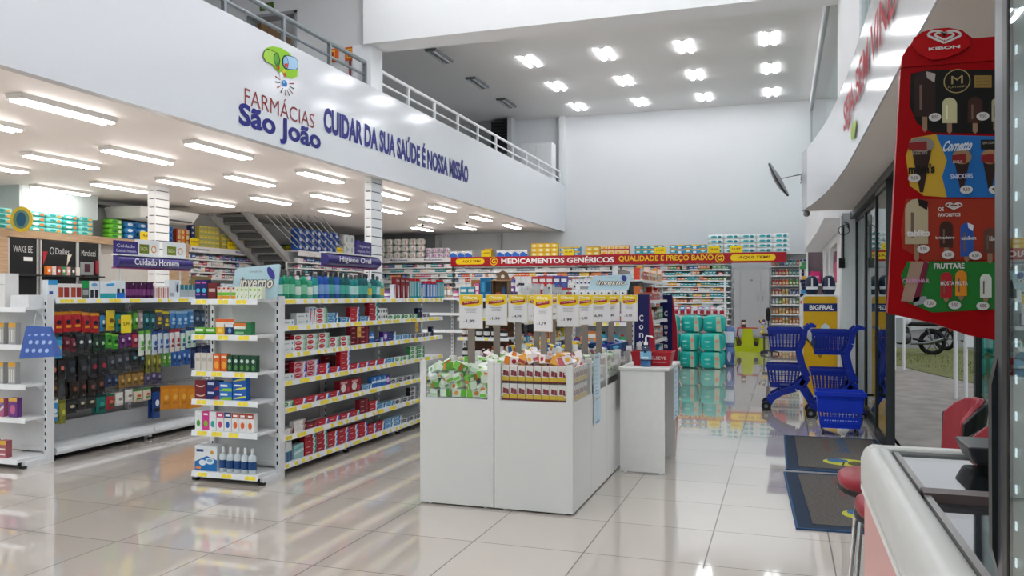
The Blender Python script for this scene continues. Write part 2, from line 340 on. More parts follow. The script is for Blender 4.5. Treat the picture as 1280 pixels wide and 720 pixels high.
outhouse(3, 40, 16, 50, 5.5, '#9b9a94', 'pale grey low building far across the street')
outhouse(17, 34, 30, 50, 7, '#86807a', 'taller taupe building across the street, right of the low one')
# ================================================================== CEILING LIGHTS
TUBEM = EM('#fff9f4', TUBE, 'fluorescent_tube'); HIGHM = EM('#fafbff', HIGH, 'high_bay_tube'); OFFM = M('#f0f0ee', .3)
HOUS = M('#d8d8d6', .35); HOUSD = M('#6d6f70', .3, .6)
K_ = 1.31   # scale about the camera, applied to hall, lights and rear shelving
def fixture(z, tubem, hm, wid=.24, ln=1.25, tw=.05, hd=.055, off=.25):
    t = thing('ceiling_light', '', 'light', (0, 0, z)); t.scale = (K_, K_, K_)
    b = MB(); b.hexa([(-wid/2+.03,-ln/2,-hd),(wid/2-.03,-ln/2,-hd),(wid/2-.03,ln/2,-hd),(-wid/2+.03,ln/2,-hd),(-wid/2,-ln/2,0),(wid/2,-ln/2,0),(wid/2,ln/2,0),(-wid/2,ln/2,0)], hm); b.build('housing', t)
    for s_ in (-1, 1):
        b = MB(); b.box(s_*wid*off-tw/2, -ln/2+.03, -hd-.02, s_*wid*off+tw/2, ln/2-.03, -hd+.005, tubem); b.build('tube', t)
    return t
low0 = fixture(4.183, TUBEM, HOUS); first = True
rowname = {-9.63: 'row nearest the fascia', -11.46: 'second row in from the fascia', -13.3: 'third row in from the fascia', -15.2: 'fourth row in from the fascia', -17.03: 'row against the left wall'}
for xi, X in enumerate(rowname):
    for yi, Y in enumerate((-4.43, -1.1, 2.23, 5.57, 8.91, 12.25, 15.65, 19.06, 22.4, 25.68, 28.95)):
        if xi == 4 and yi > 6: continue
        if xi == 3 and yi > 7: continue
        if xi == 2 and yi == 9: continue
        o = low0 if first else dup(low0, (0, 0, 0))
        first = False; o.location = (X, Y, 4.183)
        tag(o, f'twin tube ceiling light, {nth(yi+1)} from front, {rowname[X]}', 'light', 'lights under the mezzanine')
hi0 = fixture(8.886, HIGHM, M('#d4d4d4'), .30, .95, .075, .010, .35); first = True
for xi, X in enumerate((-7.52, -5.11, -2.72, -.33)):
    for yi, Y in enumerate((-7.0, -4.6, -1.44, 1.83, 5.04, 8.25, 11.46, 14.4, 17.95, 24.37, 27.58, 30.79)):  # two frontmost rows added out of view as fill from behind the camera
        o = hi0 if first else dup(hi0, (0, 0, 0))
        first = False; o.location = (X, Y, 8.886)
        pos = f'{nth(12-yi)} from the rear wall' 
        tag(o, f'bright high ceiling light, {pos}, {nth(4-xi)} row from the right', 'light', 'lights on the high ceiling')
off0 = fixture(8.886, M('#dfe3e6', .2), HOUSD, .30, 1.05, .05); first = True
for yi, Y in enumerate((22.9, 26.2, 29.3)):
    o = off0 if first else dup(off0, (0, 0, 0)); first = False; o.location = (-9.96, Y, 8.886)
    tag(o, f'unlit grey twin tube light above the mezzanine, {("nearest the beam","middle one","nearest the rear wall")[yi]}', 'light', 'unlit lights above the mezzanine')
for i, X in enumerate((-6.8, -4.6, -2.42, -.33)):
    for s_ in (-1, 1):
        b = MB(); b.lathe([(.05,0),(.05,-.03)], (0,0,0), HOUS, 12); b.lathe([(.04,-.031),(.035,-.034)], (0,0,0), HIGHM, 12)
        o = b.build('downlight'); o.location = (X+s_*.13, 21.5, 8.886); tag(o, f'small downlight behind the beam, {("left","right")[s_>0]} of {nth(4-i)} pair from the right', 'light', 'downlights behind the beam')
# cameras and sensors under the mezzanine
for x, y, l in ((-13.493, 12.969, 'black dome camera on the ceiling in front of the slatted column'), (-10.611, 26.855, 'small dark sensor on the low ceiling near the rear wall'), (-12.576, 27.379, 'small dark sensor on the low ceiling behind the right slatted column')):
    t = thing('security_camera', l, 'camera', (x, y, 4.184)); b = MB(); b.lathe([(.05,0),(.05,-.03),(.02,-.04)], (0,0,0), WHITE, 10); b.build('mount', t)
    b = MB(); b.soft(0,0,-.08,.09,.09,.08, BLACK, p=2.2, n=10); b.build('dome', t)
# ================================================================== RAILINGS
def railing(label, y0, y1, ys, m, r):
    ys = sorted(ys)
    t = thing('railing', label, 'railing', (-8.65, 0, 6.085)); t.scale = (1, 1, K_)
    b = MB(); b.tube([(0,y0,.40),(0,y1,.40)], r*1.15, m, 8); b.build('handrail', t)
    b = MB(); b.tube([(0,y0,.19),(0,y1,.19)], r*.75, m, 8); b.build('middle_rail', t)
    for y in ys:
        b = MB(); b.box(-r, y-r, 0, r, y+r, .40, m); b.box(-r*2, y-r*2, 0, r*2, y+r*2, .012, m); b.build('post', t)
railing('grey steel railing on top of the fascia, left of the pillar', -7.9, 15.85, [-5, -2, .5, 3.3, 6.0, 8.1, 9.43, 11.1, 12.76, 14.36, 15.82], M('#8e9599', .3, .6), .034)
railing('white railing on top of the fascia beyond the pillar', 16.5, 32.36, [16.57, 17.98, 19.56, 21.17, 22.76, 24.4, 26.1, 27.64, 29.16, 30.65, 32.23], M('#eceef0', .3), .031)
# fire signs, exit sign
for x, l in ((-7.31, 'red and yellow fire equipment sign left of the other, on the mezzanine wall'), (-6.98, 'red and yellow fire equipment sign nearest the pillar')):
    t = thing('fire_sign', l, 'sign', (x*1.31, 16.06, 6.897)); t.scale = (K_, K_, K_); b = MB(); b.box(-.1,0,-.1,.1,.015,.13, M('#d9632a')); b.build('plate', t)
    b = MB(); b.box(-.065,-.004,-.06,.03,0,.1, M('#f3c53a')); b.box(-.045,-.008,-.04,.01,-.004,.07, M('#b8281e')); b.build('symbol', t)
t = thing('hose_pipe', 'thin red pipe below the right fire sign', 'pipe', (-9.14, 16.04, 5.95)); b = MB(); b.tube([(0,0,0),(0,0,.8)], .024, M('#a8202a')); b.build('pipe', t)
t = thing('exit_sign', 'small green exit sign over the mezzanine doorway', 'sign', (-11.34, 16.06, 8.13)); t.scale = (K_, K_, K_); b = MB(); b.box(-.14,0,0,.14,.02,.13, M('#4d6b2c')); b.build('plate', t)
b = MB(); b.text('SAÍDA', (-.1,-.003,.035), (1,0,0), (0,0,1), .2, .07, M('#dfe8c8')); b.build('lettering', t)
# mezzanine furniture
t = thing('storage_cabinet', 'white two door cabinet at the far end of the mezzanine', 'cabinet', (-9.37, 31.3, 4.907)); t.scale = (K_, K_, K_); b = MB(); b.box(-.5,0,0,.5,.45,2.1, WHITE); b.build('body', t, bevel=.01)
for s_ in (-1, 1):
    b = MB(); b.box(min(0,s_*.49)+.004,-.02,.05,max(0,s_*.49)-.004,0,2.06, M('#f1f2f3', .3)); d = b.build('door', t, bevel=.004); b = MB(); b.tube([(s_*.05,-.04,.95),(s_*.05,-.04,1.1)], .008, CHROME); b.build('handle', d)
t = thing('ventilation_louvre', 'black louvred vent high on the far mezzanine wall', 'vent', (-11.1, 31.83, 7.53)); t.scale = (K_, K_, K_); b = MB(); b.box(-.3,0,0,.3,.5,.95, M('#3d4144')); b.build('frame', t)
b = MB()
for i in range(9): b.hexa([(-.26,-.03,.05+i*.1),(.26,-.03,.05+i*.1),(.26,0,.09+i*.1),(-.26,0,.09+i*.1),(-.26,-.03,.06+i*.1),(.26,-.03,.06+i*.1),(.26,0,.1+i*.1),(-.26,0,.1+i*.1)], BLACK)
b.build('slats', t)
wallbox('trim_12', -10.74, 31.7, 4.91, -10.55, 32.55, 8.88, m=M('#c5c8ca')); wallbox('trim_13', -12.58, 32.16, 4.91, -11.46, 32.55, 8.88, m=M('#a7aaac'))
# ================================================================== FASCIA LETTERING AND LOGO
U, V = (0, 1, 0), (0, 0, 1); FX = -8.507; NAVY = M('#15157c', .4); MAR = M('#8e2b2b', .35)
def letters(name, label, cat, txt, o, u, w_, h, m, bold, depth=.012, group=None):
    t = thing(name, label, cat, o); b = MB(); b.text(txt, (0,0,0), u, V, w_, h, m, bold); q = b.build('lettering', t)
    return t
letters('fascia_lettering', 'thin maroon FARMÁCIAS lettering on the white fascia', 'sign', 'FARMÁCIAS', (FX, 11.449, 4.71), U, 2.122, 0.343, MAR, -.004)
letters('fascia_lettering', 'bold navy São João lettering under the maroon word on the fascia', 'sign', 'São João', (FX, 11.292, 4.231), U, 2.515, 0.485, NAVY, .035)
letters('fascia_lettering', 'navy slogan CUIDAR DA SUA SAÚDE É NOSSA MISSÃO running along the fascia', 'sign', 'CUIDAR DA SUA SAÚDE É NOSSA MISSÃO', (FX, 13.912, 4.716), U, 7.729, 0.616, NAVY, .045)
t = thing('capsule_logo', 'lime and blue open capsule emblem above the fascia lettering', 'logo', (FX, 11.869, 5.037)); t.scale = (1, K_, K_)
def P2(pts): return [(0, a, c) for a, c in pts]
lime = M('#8fc81e', .4); ink = M('#17301a', .4)
def flat(b, pts, x, m): b.quad([(x, a, c) for a, c in pts], m)
def grow(pts, g):
    cx_ = sum(p[0] for p in pts)/len(pts); cz_ = sum(p[1] for p in pts)/len(pts); o = []
    for a, c in pts: d = math.hypot(a-cx_, c-cz_); o.append((a+(a-cx_)/d*g, c+(c-cz_)/d*g))
    return o
b = MB(); flat(b, [(.074,.494),(.132,.594),(.271,.658),(.475,.693),(.665,.679),(.795,.611),(.87,.518),(.861,.403),(.73,.337),(.559,.325),(.393,.35),(.231,.408)], .002, lime); b.build('leaf_shape', t)  # emblem outlines traced from image pixels, converted to fascia coordinates
for pts, op, c1, c2 in (([(.066,.457),(.074,.506),(.113,.557),(.183,.585),(.393,.592),(.434,.51),(.413,.445),(.352,.415),(.132,.409)], (.36,.503,.072,.086), '#a4d04a', '#5aa03a'), ([(.504,.553),(.545,.601),(.622,.625),(.795,.648),(.861,.616),(.861,.529),(.817,.487),(.643,.451),(.559,.437),(.504,.465)], (.567,.521,.07,.09), '#a8cdea', '#8abbe0')):
    b = MB(); flat(b, grow(pts, .013), .005, ink); flat(b, pts, .0065, M(c1, .4)); b.ell((.008,0,0), U, V, *op, ink, 22); b.ell((.0095,0,0), U, V, op[0], op[1], op[2]-.014, op[3]-.014, M(c2, .4), 22); b.build('capsule_half', t)
for (cy_, cz_), r_, hx in zip(((.393,.403),(.56,.475),(.60,.49),(.525,.385),(.463,.318),(.55,.345),(.38,.44)), (.032,.028,.028,.034,.042,.03,.03), ('#c43a24','#c43a24','#d84a2a','#e9c93a','#f0f0ec','#c8452a','#3f8a3a')):
    b = MB(); b.ell((.013,0,0), U, V, cy_, cz_, r_, r_*.95, M(hx), 12); b.build('bead', t)
b = MB(); b.ell((.013,0,0), U, V, .542, .223, .058, .045, M('#1778c8', .3), 18); b.ell((.015,0,0), U, V, .52, .236, .02, .018, M('#8fd2f0', .3), 10); b.build('blue_drop', t)
for k in range(9):
    a = math.pi*(.92+k*.148); c, s_ = math.cos(a), math.sin(a); p = (.542+c*.11, .223+s_*.08); q = (.542+c*.23, .223+s_*.165); b = MB()
    b.quad([(.014, p[0]-s_*.006, p[1]+c*.005), (.014, q[0]-s_*.012, q[1]+c*.01), (.014, q[0]+s_*.012, q[1]-c*.01), (.014, p[0]+s_*.006, p[1]-c*.005)], ink if k % 2 else MAR); b.build('ray', t)
# welcome lettering on the canopy (read from inside, running toward the door)
def along(y):
    for (xa, ya), (xb, yb) in zip(cur, cur[1:]):
        if ya <= y <= yb: return xa+(xb-xa)*(y-ya)/(yb-ya)
    return .6
t = thing('canopy_lettering', 'tall red SEJA BEM VINDO! lettering along the curved canopy', 'sign', (0, 0, 0)); b = MB()
vv, ff = text_geo('SEJA BEM VINDO!', .02); V3 = []
for a, c in vv: y = 8.15-a*4.1; V3.append((along(y)-.012, y, 2.93+c*.36))
b.add(V3, ff, M('#a8242e', .6)); b.build('lettering', t)
t = thing('capsule_logo', 'small lime green emblem below the red canopy lettering', 'logo', (0, 0, 0)); b = MB(); b.quad([(along(y)-.012, y, z) for y, z in ((7.35,2.8),(7.1,2.78),(6.95,2.86),(7.1,2.94),(7.35,2.92),(7.45,2.86))], M('#9dbb3a')); b.build('emblem', t)
# convex mirror on its bracket
t = thing('convex_mirror', 'round convex mirror on a bent bracket beside the end of the canopy', 'mirror', (.26, 12.1, 3.2))
b = MB(); b.tube([(0,0,-.12),(0,0,.01),(-.28,0,-.04)], .012, CHROME, 8); b.build('bracket', t)
b = MB(); b.T = Matrix.Translation((-.30, 0, -.05)) @ Matrix.Rotation(R(-28), 4, 'Y') @ Matrix.Rotation(R(-8), 4, 'Z')
pr = [(.0, 0)]; b.T = b.T @ Matrix.Rotation(R(-90), 4, 'Y')
b.lathe([(.01,.06),(.12,.05),(.2,.03),(.26,0)], (0,0,0), M('#a9aeb0', .08, 1.0, noise=0), 28); b.build('mirror_glass', t)
c = MB(); c.T = b.T; c.lathe([(.265,-.012),(.275,0),(.265,.012)], (0,0,0), M('#3b3e40'), 28); c.lathe([(.03,-.04),(.25,-.012)], (0,0,0), M('#7d8284', .4), 20); c.build('rim', t)
t = thing('ceiling_speaker', 'small grey rounded knob under the canopy end corner', 'fitting', (.33, 12.0, 2.687)); b = MB(); b.soft(0,0,-.04,.09,.09,.09, M('#8f8f8f'), p=2.4); b.build('body', t)
# ================================================================== SLATTED COLUMNS
def slat_column(x0, y0, x1, y1, label):
    t = thing('slatted_column', label, 'column', (0, 0, 0)); b = MB(); m = M('#e3e6e8', .35); g = M('#55585b', .6)
    b.box(x0+.02, y0+.02, 0, x1-.02, y1-.02, 4.18, g)
    z = .0
    while z < 4.12: b.box(x0, y0, z+.015, x1, y1, min(4.18, z+.195), m); z += .203
    b.build('slat_panels', t)
    b = MB(); b.box(x0-.005, y0-.005, 0, x0+.018, y0+.018, 4.18, m); b.box(x1-.015, y0-.005, 0, x1+.004, y0+.015, 4.18, m); b.build('corner_trim', t)
slat_column(-14.607, 15.917, -14.393, 16.388, 'white slatted column under the left lights, behind the purple sign')
slat_column(-8.916, 16.31, -8.755, 16.847, 'white slatted column nearest the fascia, behind the oral care gondola')
# air conditioner
t = thing('air_conditioner', 'white cassette air conditioner hanging by the left wall', 'air conditioner', (-17.36, 18.0, 3.65)); t.scale = (K_, K_, K_)
b = MB(); b.hexa([(-.45,0,0),(.45,0,0),(.35,1.7,0),(-.35,1.7,0),(-.5,-.05,.26),(.5,-.05,.26),(.5,1.8,.26),(-.5,1.8,.26)], M('#dedfdd', .4)); b.build('housing', t, bevel=.03)
b = MB(); b.box(.36,.15,.02,.47,1.55,.05, M('#4b4e50')); b.build('vent_slot', t)
b = MB(); b.box(-.55,-.2,.24,-.45,.1,.3, M('#3c3e40')); b.build('bracket', t)
# ================================================================== GONDOLAS
class Unit:
    """A run of shelving. Local frame: x along, -y toward the shopper, back panel at y = 0."""
    def __init__(s, name, label, cat, loc, rz, bays, bw, zs, depth, base=.10, postz=1.5, back='#8b8d90', bdepth=None, front_posts=False, railtags=True, group=None, backz=None, side=False):
        s.t = thing(name, label, cat, loc, rz, group); s.loc = Vector(loc); s.rz = rz; s.zs = zs; s.depth = depth; s.L = bays*bw; bd = bdepth or depth
        b = MB(); b.box(0, .0, .1, s.L, .02, backz or postz-.03, M(back, .5)); b.box(0, -.012, .1, s.L, 0, .14, M(back, .5)); b.build('back_panel', s.t)
        for i in range(bays+1):
            b = MB(); x = i*bw; b.box(x-.02, -.045, 0, x+.02, .03, postz, POST)
            z = .12
            while z < postz-.06: b.box(x-.006, -.0475, z, x+.006, -.0445, z+.03, SLOT); z += .065
            b.build('upright', s.t)
            f = MB(); f.box(x-.018, -bd+.05, 0, x+.018, .02, .055, SHELF); f.box(x-.022, -bd+.03, 0, x+.022, -bd+.07, .02, DARK); f.build('foot', s.t)
        for i in range(bays):
            x0, x1 = i*bw+.004, (i+1)*bw-.004
            b = MB(); b.box(x0, -bd, .055, x1, 0, base, SHELF); b.box(x0, -bd+.12, .0, x1, -bd+.13, .055, DARK); q = b.build('base_shelf', s.t); s.rail(q, x0, x1, -bd, base-.042, railtags, .04)
            for z in zs:
                b = MB(); b.box(x0, -depth, z-.02, x1, -.01, z, SHELF)
                for xx in (x0+.02, x1-.032): b.prism([(-.045,z-.075),(-.045,z-.02),(-depth*.55,z-.02),(-depth*.4,z-.035)], 'x', xx, xx+.012, POST)
                q = b.build('shelf', s.t); s.rail(q, x0, x1, -depth, z-.042, railtags)
    def rail(s, par, x0, x1, y, z, tags, h=.044):
        b = MB(); b.hexa([(x0,y-.012,z),(x1,y-.012,z),(x1,y,z),(x0,y,z),(x0,y-.004,z+h),(x1,y-.004,z+h),(x1,y,z+h),(x0,y,z+h)], SHELF)
        if tags:
            x = x0+.03+random.random()*.05
            while x < x1-.06:
                w_ = .045; n = random.choice((1, 1, 2, 3)) if tags is True else tags
                for k in range(n):
                    if x+w_ > x1: break
                    b.hexa([(x,y-.0125,z+.005),(x+w_,y-.0125,z+.005),(x+w_,y-.011,z+.005),(x,y-.011,z+.005),(x,y-.0062,z+h-.006),(x+w_,y-.0062,z+h-.006),(x+w_,y-.004,z+h-.006),(x,y-.004,z+h-.006)], YTAG); x += w_+.004
                x += random.uniform(.04, .14)
        b.build('price_rail', par)
    def world(s, x, y, z):
        c, n = math.cos(s.rz), math.sin(s.rz); return (s.loc.x+c*x-n*y, s.loc.y+n*x+c*y, s.loc.z+z)
    def put(s, p, x, y, z, where, group, drz=0, tilt=None):
        return p.put(s.world(x, y, z), s.rz+drz, where, group, rot=tilt)
def dims(p):
    xs = [v.co for v in p.me.vertices]; g = lambda i: (min(c[i] for c in xs), max(c[i] for c in xs))
    return tuple(g(i)[1]-g(i)[0] for i in range(3))
ST = ['topmost in', 'second down in', 'third down in', 'fourth down in', 'fifth down in']
def fill(u, z, x, seq, shelfname, group, place, jitter=.004, gap=.005, yoff=.02, depth=None):
    """seq: (proto, columns, levels) or a number to skip; numbers stacks from the left"""
    k = 0; dp = depth or u.depth
    for it in seq:
        if isinstance(it, (int, float)): x += it; continue
        p, n, lv = it; w_, d, h = dims(p)
        for i in range(n):
            k += 1; x += w_/2
            for l in range(lv):
                pos = f'{ST[min(4, lv-1-l)]} ' if lv > 1 else ''
                wh = (f'{pos}{nth(k)} stack, {shelfname}, {place}' if lv > 1 else f'{nth(k)} from left, {shelfname}, {place}')
                u.put(p, x+random.uniform(-1, 1)*jitter*.5, -dp+d/2+yoff+random.uniform(0, 1)*jitter*2, z+.0012+l*(h+.0006), wh, group, random.uniform(-1, 1)*jitter*2)
            x += w_/2+gap
    return x
# ---- carton and bottle designs
def tp(desc, base, c1, c2, c3, w_=.185, h=.046):
    return carton(desc, w_, .05, h, base, [('e',.3,.5,.27,.4,c1), ('r',.12,.46,.46,.57,'#ecc9cc'), ('p',[(.66,0),(.8,0),(.92,1),(.74,1)],c3), ('p',[(.8,0),(1,0),(1,1),(.92,1)],c2)], side=c1, top=base, name='toothpaste_carton')
tpA = tp('white and red toothpaste carton', '#e8ece8', '#c22a34', '#7ea98d', '#b9d2c2'); tpB = tp('red and purple toothpaste carton', '#d6a9b4', '#b91f33', '#6d62b8', '#dfe3ee')
tpC = tp('red and blue toothpaste carton', '#c9303c', '#b51d2b', '#3a6fc0', '#e8eef6'); tpD = tp('red and teal toothpaste carton', '#b62737', '#a81c2c', '#2c9590', '#d6ecec')
tpM = tp('dark maroon toothpaste carton', '#6b1626', '#8f2234', '#51101c', '#a53c4a'); tpW = tp('white carton with maroon stripe', '#ece9e6', '#e4dfdb', '#7c2028', '#b9a8a4')
tpL = tp('light blue toothpaste carton', '#9ccbe0', '#3f8fc2', '#e4eef4', '#2f6fb4'); tpG = tp('white and green toothpaste carton', '#e7ebe6', '#3f9a5a', '#2c7a4c', '#9ccfae')
tpN = tp('navy and white toothpaste carton', '#28427e', '#1e2f66', '#dfe6ee', '#8fa6d0'); tpK = tp('grey and black toothpaste carton', '#c9ccd0', '#34373c', '#5f646b', '#8b9198')
flatW = carton('plain white flat carton', .19, .06, .05, '#e3e7e6', [('r',.08,.35,.6,.55,'#a9b4bc'), ('e',.84,.5,.05,.25,'#4a8fc0')])
tallRW = carton('tall white and red brush pack', .055, .04, .15, '#e6e9ee', [('p',[(.2,.1),(.45,.1),(.75,.9),(.5,.9)],'#c33038'), ('r',.1,.82,.9,.95,'#7b9cd0')])
boxTeal = carton('pale teal box with wave pattern', .15, .06, .12, '#9fc9cc', [('p',[(0,.3),(1,.5),(1,.62),(0,.45)],'#e4f0f0'), ('p',[(0,.6),(1,.75),(1,.85),(0,.7)],'#5fa8b0')])
tubeP = carton('slim white teal and purple pack', .05, .04, .17, '#e9ecee', [('r',0,0,1,.5,'#21878a'), ('r',.55,0,1,.45,'#5a3f8c')])
boxBW = carton('white box with black print', .05, .05, .06, '#eceded', [('e',.5,.5,.3,.3,'#2b2d30')]); boxBl = carton('blue carton with white band', .1, .05, .11, '#2f6fb8', [('r',0,.4,1,.6,'#dbe8f4'), ('e',.7,.75,.2,.15,'#7fb4e0')])
boxPu = carton('purple and white carton', .1, .05, .1, '#5b3a92', [('e',.5,.5,.35,.3,'#d9c9ec')]); boxMR = carton('large maroon and red carton', .2, .06, .13, '#8b1828', [('e',.35,.45,.25,.3,'#e4dcd8'), ('r',.1,.75,.7,.9,'#d9a9ad'), ('e',.8,.3,.13,.2,'#c23a48')])
boxKn = carton('small dark navy carton', .05, .05, .11, '#16203f', [('r',.2,.6,.8,.75,'#8b98c0')])
# ---- oral care gondola (long side faces the promotion bins)
ZS = [1.474, 1.25, 1.023, .79, .562, .33]
GA = Unit('shelving_gondola', 'long white oral care gondola with seven shelves, left of the promotion bins', 'shelving', (-4.25, 5.785, 0), R(90), 3, 1.115, ZS, .32, .10, 1.5, '#aeb0b2')
GR_ = 'oral care goods on the long gondola'; PL = 'oral gondola'
X = lambda Y: Y-5.78
fill(GA, 1.25, X(5.80), [(flatW,1,1), .03, (flatW,1,2), (tallRW,2,1), (tpA,1,3), (tpL,1,2), .03, (tpL,1,1), (tpC,1,3), (tpL,1,1), (tpD,1,4), (boxBW,4,2), (tpG,1,1), (tpG,3,1), (boxKn,2,1), (tpK,1,1)], '2nd shelf down', GR_, PL)
fill(GA, 1.023, X(5.80), [(flatW,1,2), (tpA,3,3), (tpA,2,2), (tpM,2,4), (boxBl,1,1), (tpN,1,1), (boxPu,1,1), (tpN,1,2), (tpL,2,1), (tpK,3,1), (boxKn,1,1)], '3rd shelf down', GR_, PL)
fill(GA, .79, X(5.80), [(flatW,1,1), (tpB,2,3), (tpC,1,2), (tpC,1,1), (tpC,1,4), (tpC,4,1), (tpL,1,1), (tpG,2,1), (tpG,2,3)], '4th shelf down', GR_, PL)
fill(GA, .562, X(5.80), [(tpG,1,1), (tpC,4,1), (boxMR,2,1), .02, (tpL,1,1), (boxBl,3,1), (boxPu,1,1), (tpK,3,1)], '5th shelf down', GR_, PL)
fill(GA, .33, X(5.80), [(tpW,1,1), (tpW,1,2), (tpM,1,1), (tpC,3,1), (tpD,1,1), (tpM,1,3), (tpC,1,2), (tpL,2,1), (tpK,2,1), (tpK,1,3)], '6th shelf down', GR_, PL)
fill(GA, .10, X(5.80), [(tubeP,3,1), .02, (boxTeal,1,1), .01, (tpD,2,4), (tpC,4,3), (tpC,2,2), (tpL,2,2), (tpK,3,1)], 'bottom shelf', GR_, PL)
# dark products standing in the second row of the same shelves
for (z, y0, n, lv, nm) in ((1.023, 5.84, 2, 3, '3rd shelf down'), (.79, 5.84, 2, 3, '4th shelf down'), (.79, 6.72, 1, 3, '4th shelf down'), (.562, 5.86, 1, 1, '5th shelf down'), (.10, 6.0, 2, 2, 'bottom shelf')):
    for i in range(n):
        for l in range(lv): GA.put(tpM, X(y0+.19*i+.09), -.13, z+.001+l*.0466, f'{ST[lv-1-l]} {nth(i+1)} {"far" if y0 > 6.5 else "near"} back stack, {nm}, {PL}', GR_)
def cap_pack(desc, c, h=.2):
    b = MB(); b.box(-.05,-.02,0,.05,.02,h*.84, M(c,.3)); b.box(-.04,-.021,h*.1,-.015,-.0195,h*.8, M('#dfe8ee')); b.box(.01,-.021,h*.1,.03,-.0195,h*.8, M('#b9d4e4'))
    k = MB(); k.lathe([(.022,0),(.026,.01),(.024,.03)], (0,0,h*.84), M('#c4202c'), 10); return Proto('brush_pack', 'pack', desc, b.mesh('brush_pack'), [('cap', k.mesh('cap'))])
mw = [bottle('green mouthwash bottle with dark cap', .042, .24, '#1f8f6a', '#3c3f42', '#7fc9a4'), bottle('teal mouthwash bottle with grey cap', .042, .23, '#1a8a8c', '#5b6064', '#bfe3e0'),
      bottle('blue mouthwash bottle with black cap', .044, .25, '#2358b4', '#202226', '#7fa8dc'), bottle('pale green mouthwash bottle', .04, .2, '#49b08c', '#d9dde0', '#e3efe6'),
      bottle('deep teal mouthwash bottle', .044, .25, '#0f5f66', '#2f3336', '#4fb0a4'), bottle('clear mouthwash bottle with yellow label', .04, .2, '#6fae9f', '#cfd4d8', '#d9c24a')]
boxCr = carton('tall maroon kit box', .105, .05, .23, '#7f2028', [('t','Perio',.15,.78,.7,.12,'#e4c9c4'), ('e',.35,.45,.18,.25,'#a34a4e'), ('p',[(.6,.04),(.85,.04),(.78,.62),(.66,.62)],'#e9e4e2')])
seq = [1,0,0,3,0,3,1,2,2,4,2,4,4,1,1,4,4,5,4,1,5]
x = X(5.83)
for k, i in enumerate(seq):
    GA.put(mw[i], x, -.25, 1.4755, f'{nth(k+1)} from left, front row, top of oral gondola', GR_); x += .092
x = X(5.9)
for k in range(17):
    GA.put(mw[(k*5+2) % 6], x, -.12, 1.4755, f'{nth(k+1)} from left, back row, top of oral gondola', GR_); x += .105
capB, capT = cap_pack('blue brush pack with red cap', '#1f64b0'), cap_pack('teal brush pack with red cap', '#1d9aa0', .23)
fill(GA, 1.474, X(7.88), [(tallRW,1,1), (boxCr,3,1), (capT,3,1), (tallRW,1,1), (capB,4,1), (capT,2,1)], 'right half of top', GR_, 'oral gondola', yoff=.03)
# hanging orange price tags
for y, z in ((7.03, 1.2), (8.35, 1.2)):
    t = thing('hanging_price_tag', f'orange price tag hanging from the second shelf, {"left" if y<8 else "right"} one', 'tag', (-3.905, y, z)); b = MB(); b.hexa([(0,-.04,-.1),(.004,-.04,-.1),(.004,.03,-.1),(0,.03,-.1),(0,-.04,0),(.004,-.04,0),(.004,.03,0),(0,.03,0)], M('#e0b04a')); b.build('card', t)
    b = MB(); b.text('9,99', (.0055,-.03,-.07), (0,1,0), (0,0,1), .05, .025, M('#5a3210')); b.build('lettering', t)
# ---- oral gondola end unit
GE = Unit('end_shelf_unit', 'white end-of-aisle shelf unit with winter sign, in front of the oral care gondola', 'shelving', (-4.545, 5.73, 0), 0, 1, .635, [1.474, 1.188, .894, .664, .413], .30, .083, 1.5, '#dcdddd', railtags=2)
g2 = 'cartons on the winter end unit'; P2_ = 'winter end unit'
pur = carton('tall navy and purple medicine carton', .056, .05, .155, '#1f2466', [('r',.1,.82,.9,.9,'#c85aa0'), ('e',.5,.45,.35,.12,'#4ab4d4'), ('r',.15,.2,.85,.28,'#a85aa8')])
mrn = carton('maroon carton with grey band', .085, .05, .13, '#6b1c20', [('r',.15,.45,.85,.65,'#c9b4a8')])
rgy = carton('white carton with green and orange base', .04, .05, .098, '#e6e0d4', [('r',0,.3,1,.55,'#6fc02e'), ('r',0,0,1,.28,'#e6a02a'), ('e',.5,.88,.3,.08,'#c43a3a')])
wg = carton('white carton with green leaf mark', .036, .05, .098, '#e6ecd8', [('p',[(.2,.1),(.5,.15),(.8,.4),(.45,.3)],'#5aa030'), ('e',.5,.75,.3,.1,'#8cc83c')])
fill(GE, 1.474, .015, [(pur,2,1), (mrn,1,1), (rgy,4,1), (wg,6,1)], 'top shelf', g2, P2_)
grn = carton('long green carton', .1, .06, .055, '#5fae2c', [('r',.05,.45,.8,.8,'#dfeed0'), ('r',0,0,1,.25,'#2f7d26')]); yel = carton('orange and yellow carton', .078, .06, .085, '#e8ae28', [('r',0,.72,1,1,'#e6e4dc'), ('e',.5,.4,.3,.2,'#f4d060')])
nav = carton('navy and white cold relief carton', .078, .06, .085, '#22305e', [('r',0,.72,1,1,'#e6e8ec'), ('e',.6,.4,.2,.25,'#6f9fd0')]); ora = carton('flat orange and white carton', .18, .06, .04, '#e8e4de', [('r',0,.35,1,1,'#d9642a')])
grw = carton('green carton with orange and white bands', .16, .06, .1, '#2c7a48', [('r',.0,.72,.75,.95,'#e07a3a'), ('r',.0,.48,.7,.7,'#ece8de'), ('r',.1,.1,.6,.25,'#8fc09a')])
x = fill(GE, 1.188, .01, [(grn,2,1), (yel,1,1), (nav,1,1), (grw,1,1)], 'second shelf', g2, P2_)
GE.put(ora, .30, -.24, 1.188+.087, 'lying on other cartons, second shelf, winter end unit', g2)
bei = carton('plain beige carton', .056, .05, .14, '#d2ccc2', [('r',.15,.55,.85,.75,'#b4aca0')]); orr = carton('orange carton with round fruit', .062, .05, .14, '#e0662a', [('e',.5,.35,.35,.22,'#f0a83a'), ('r',.15,.75,.85,.88,'#f4dcc8')])
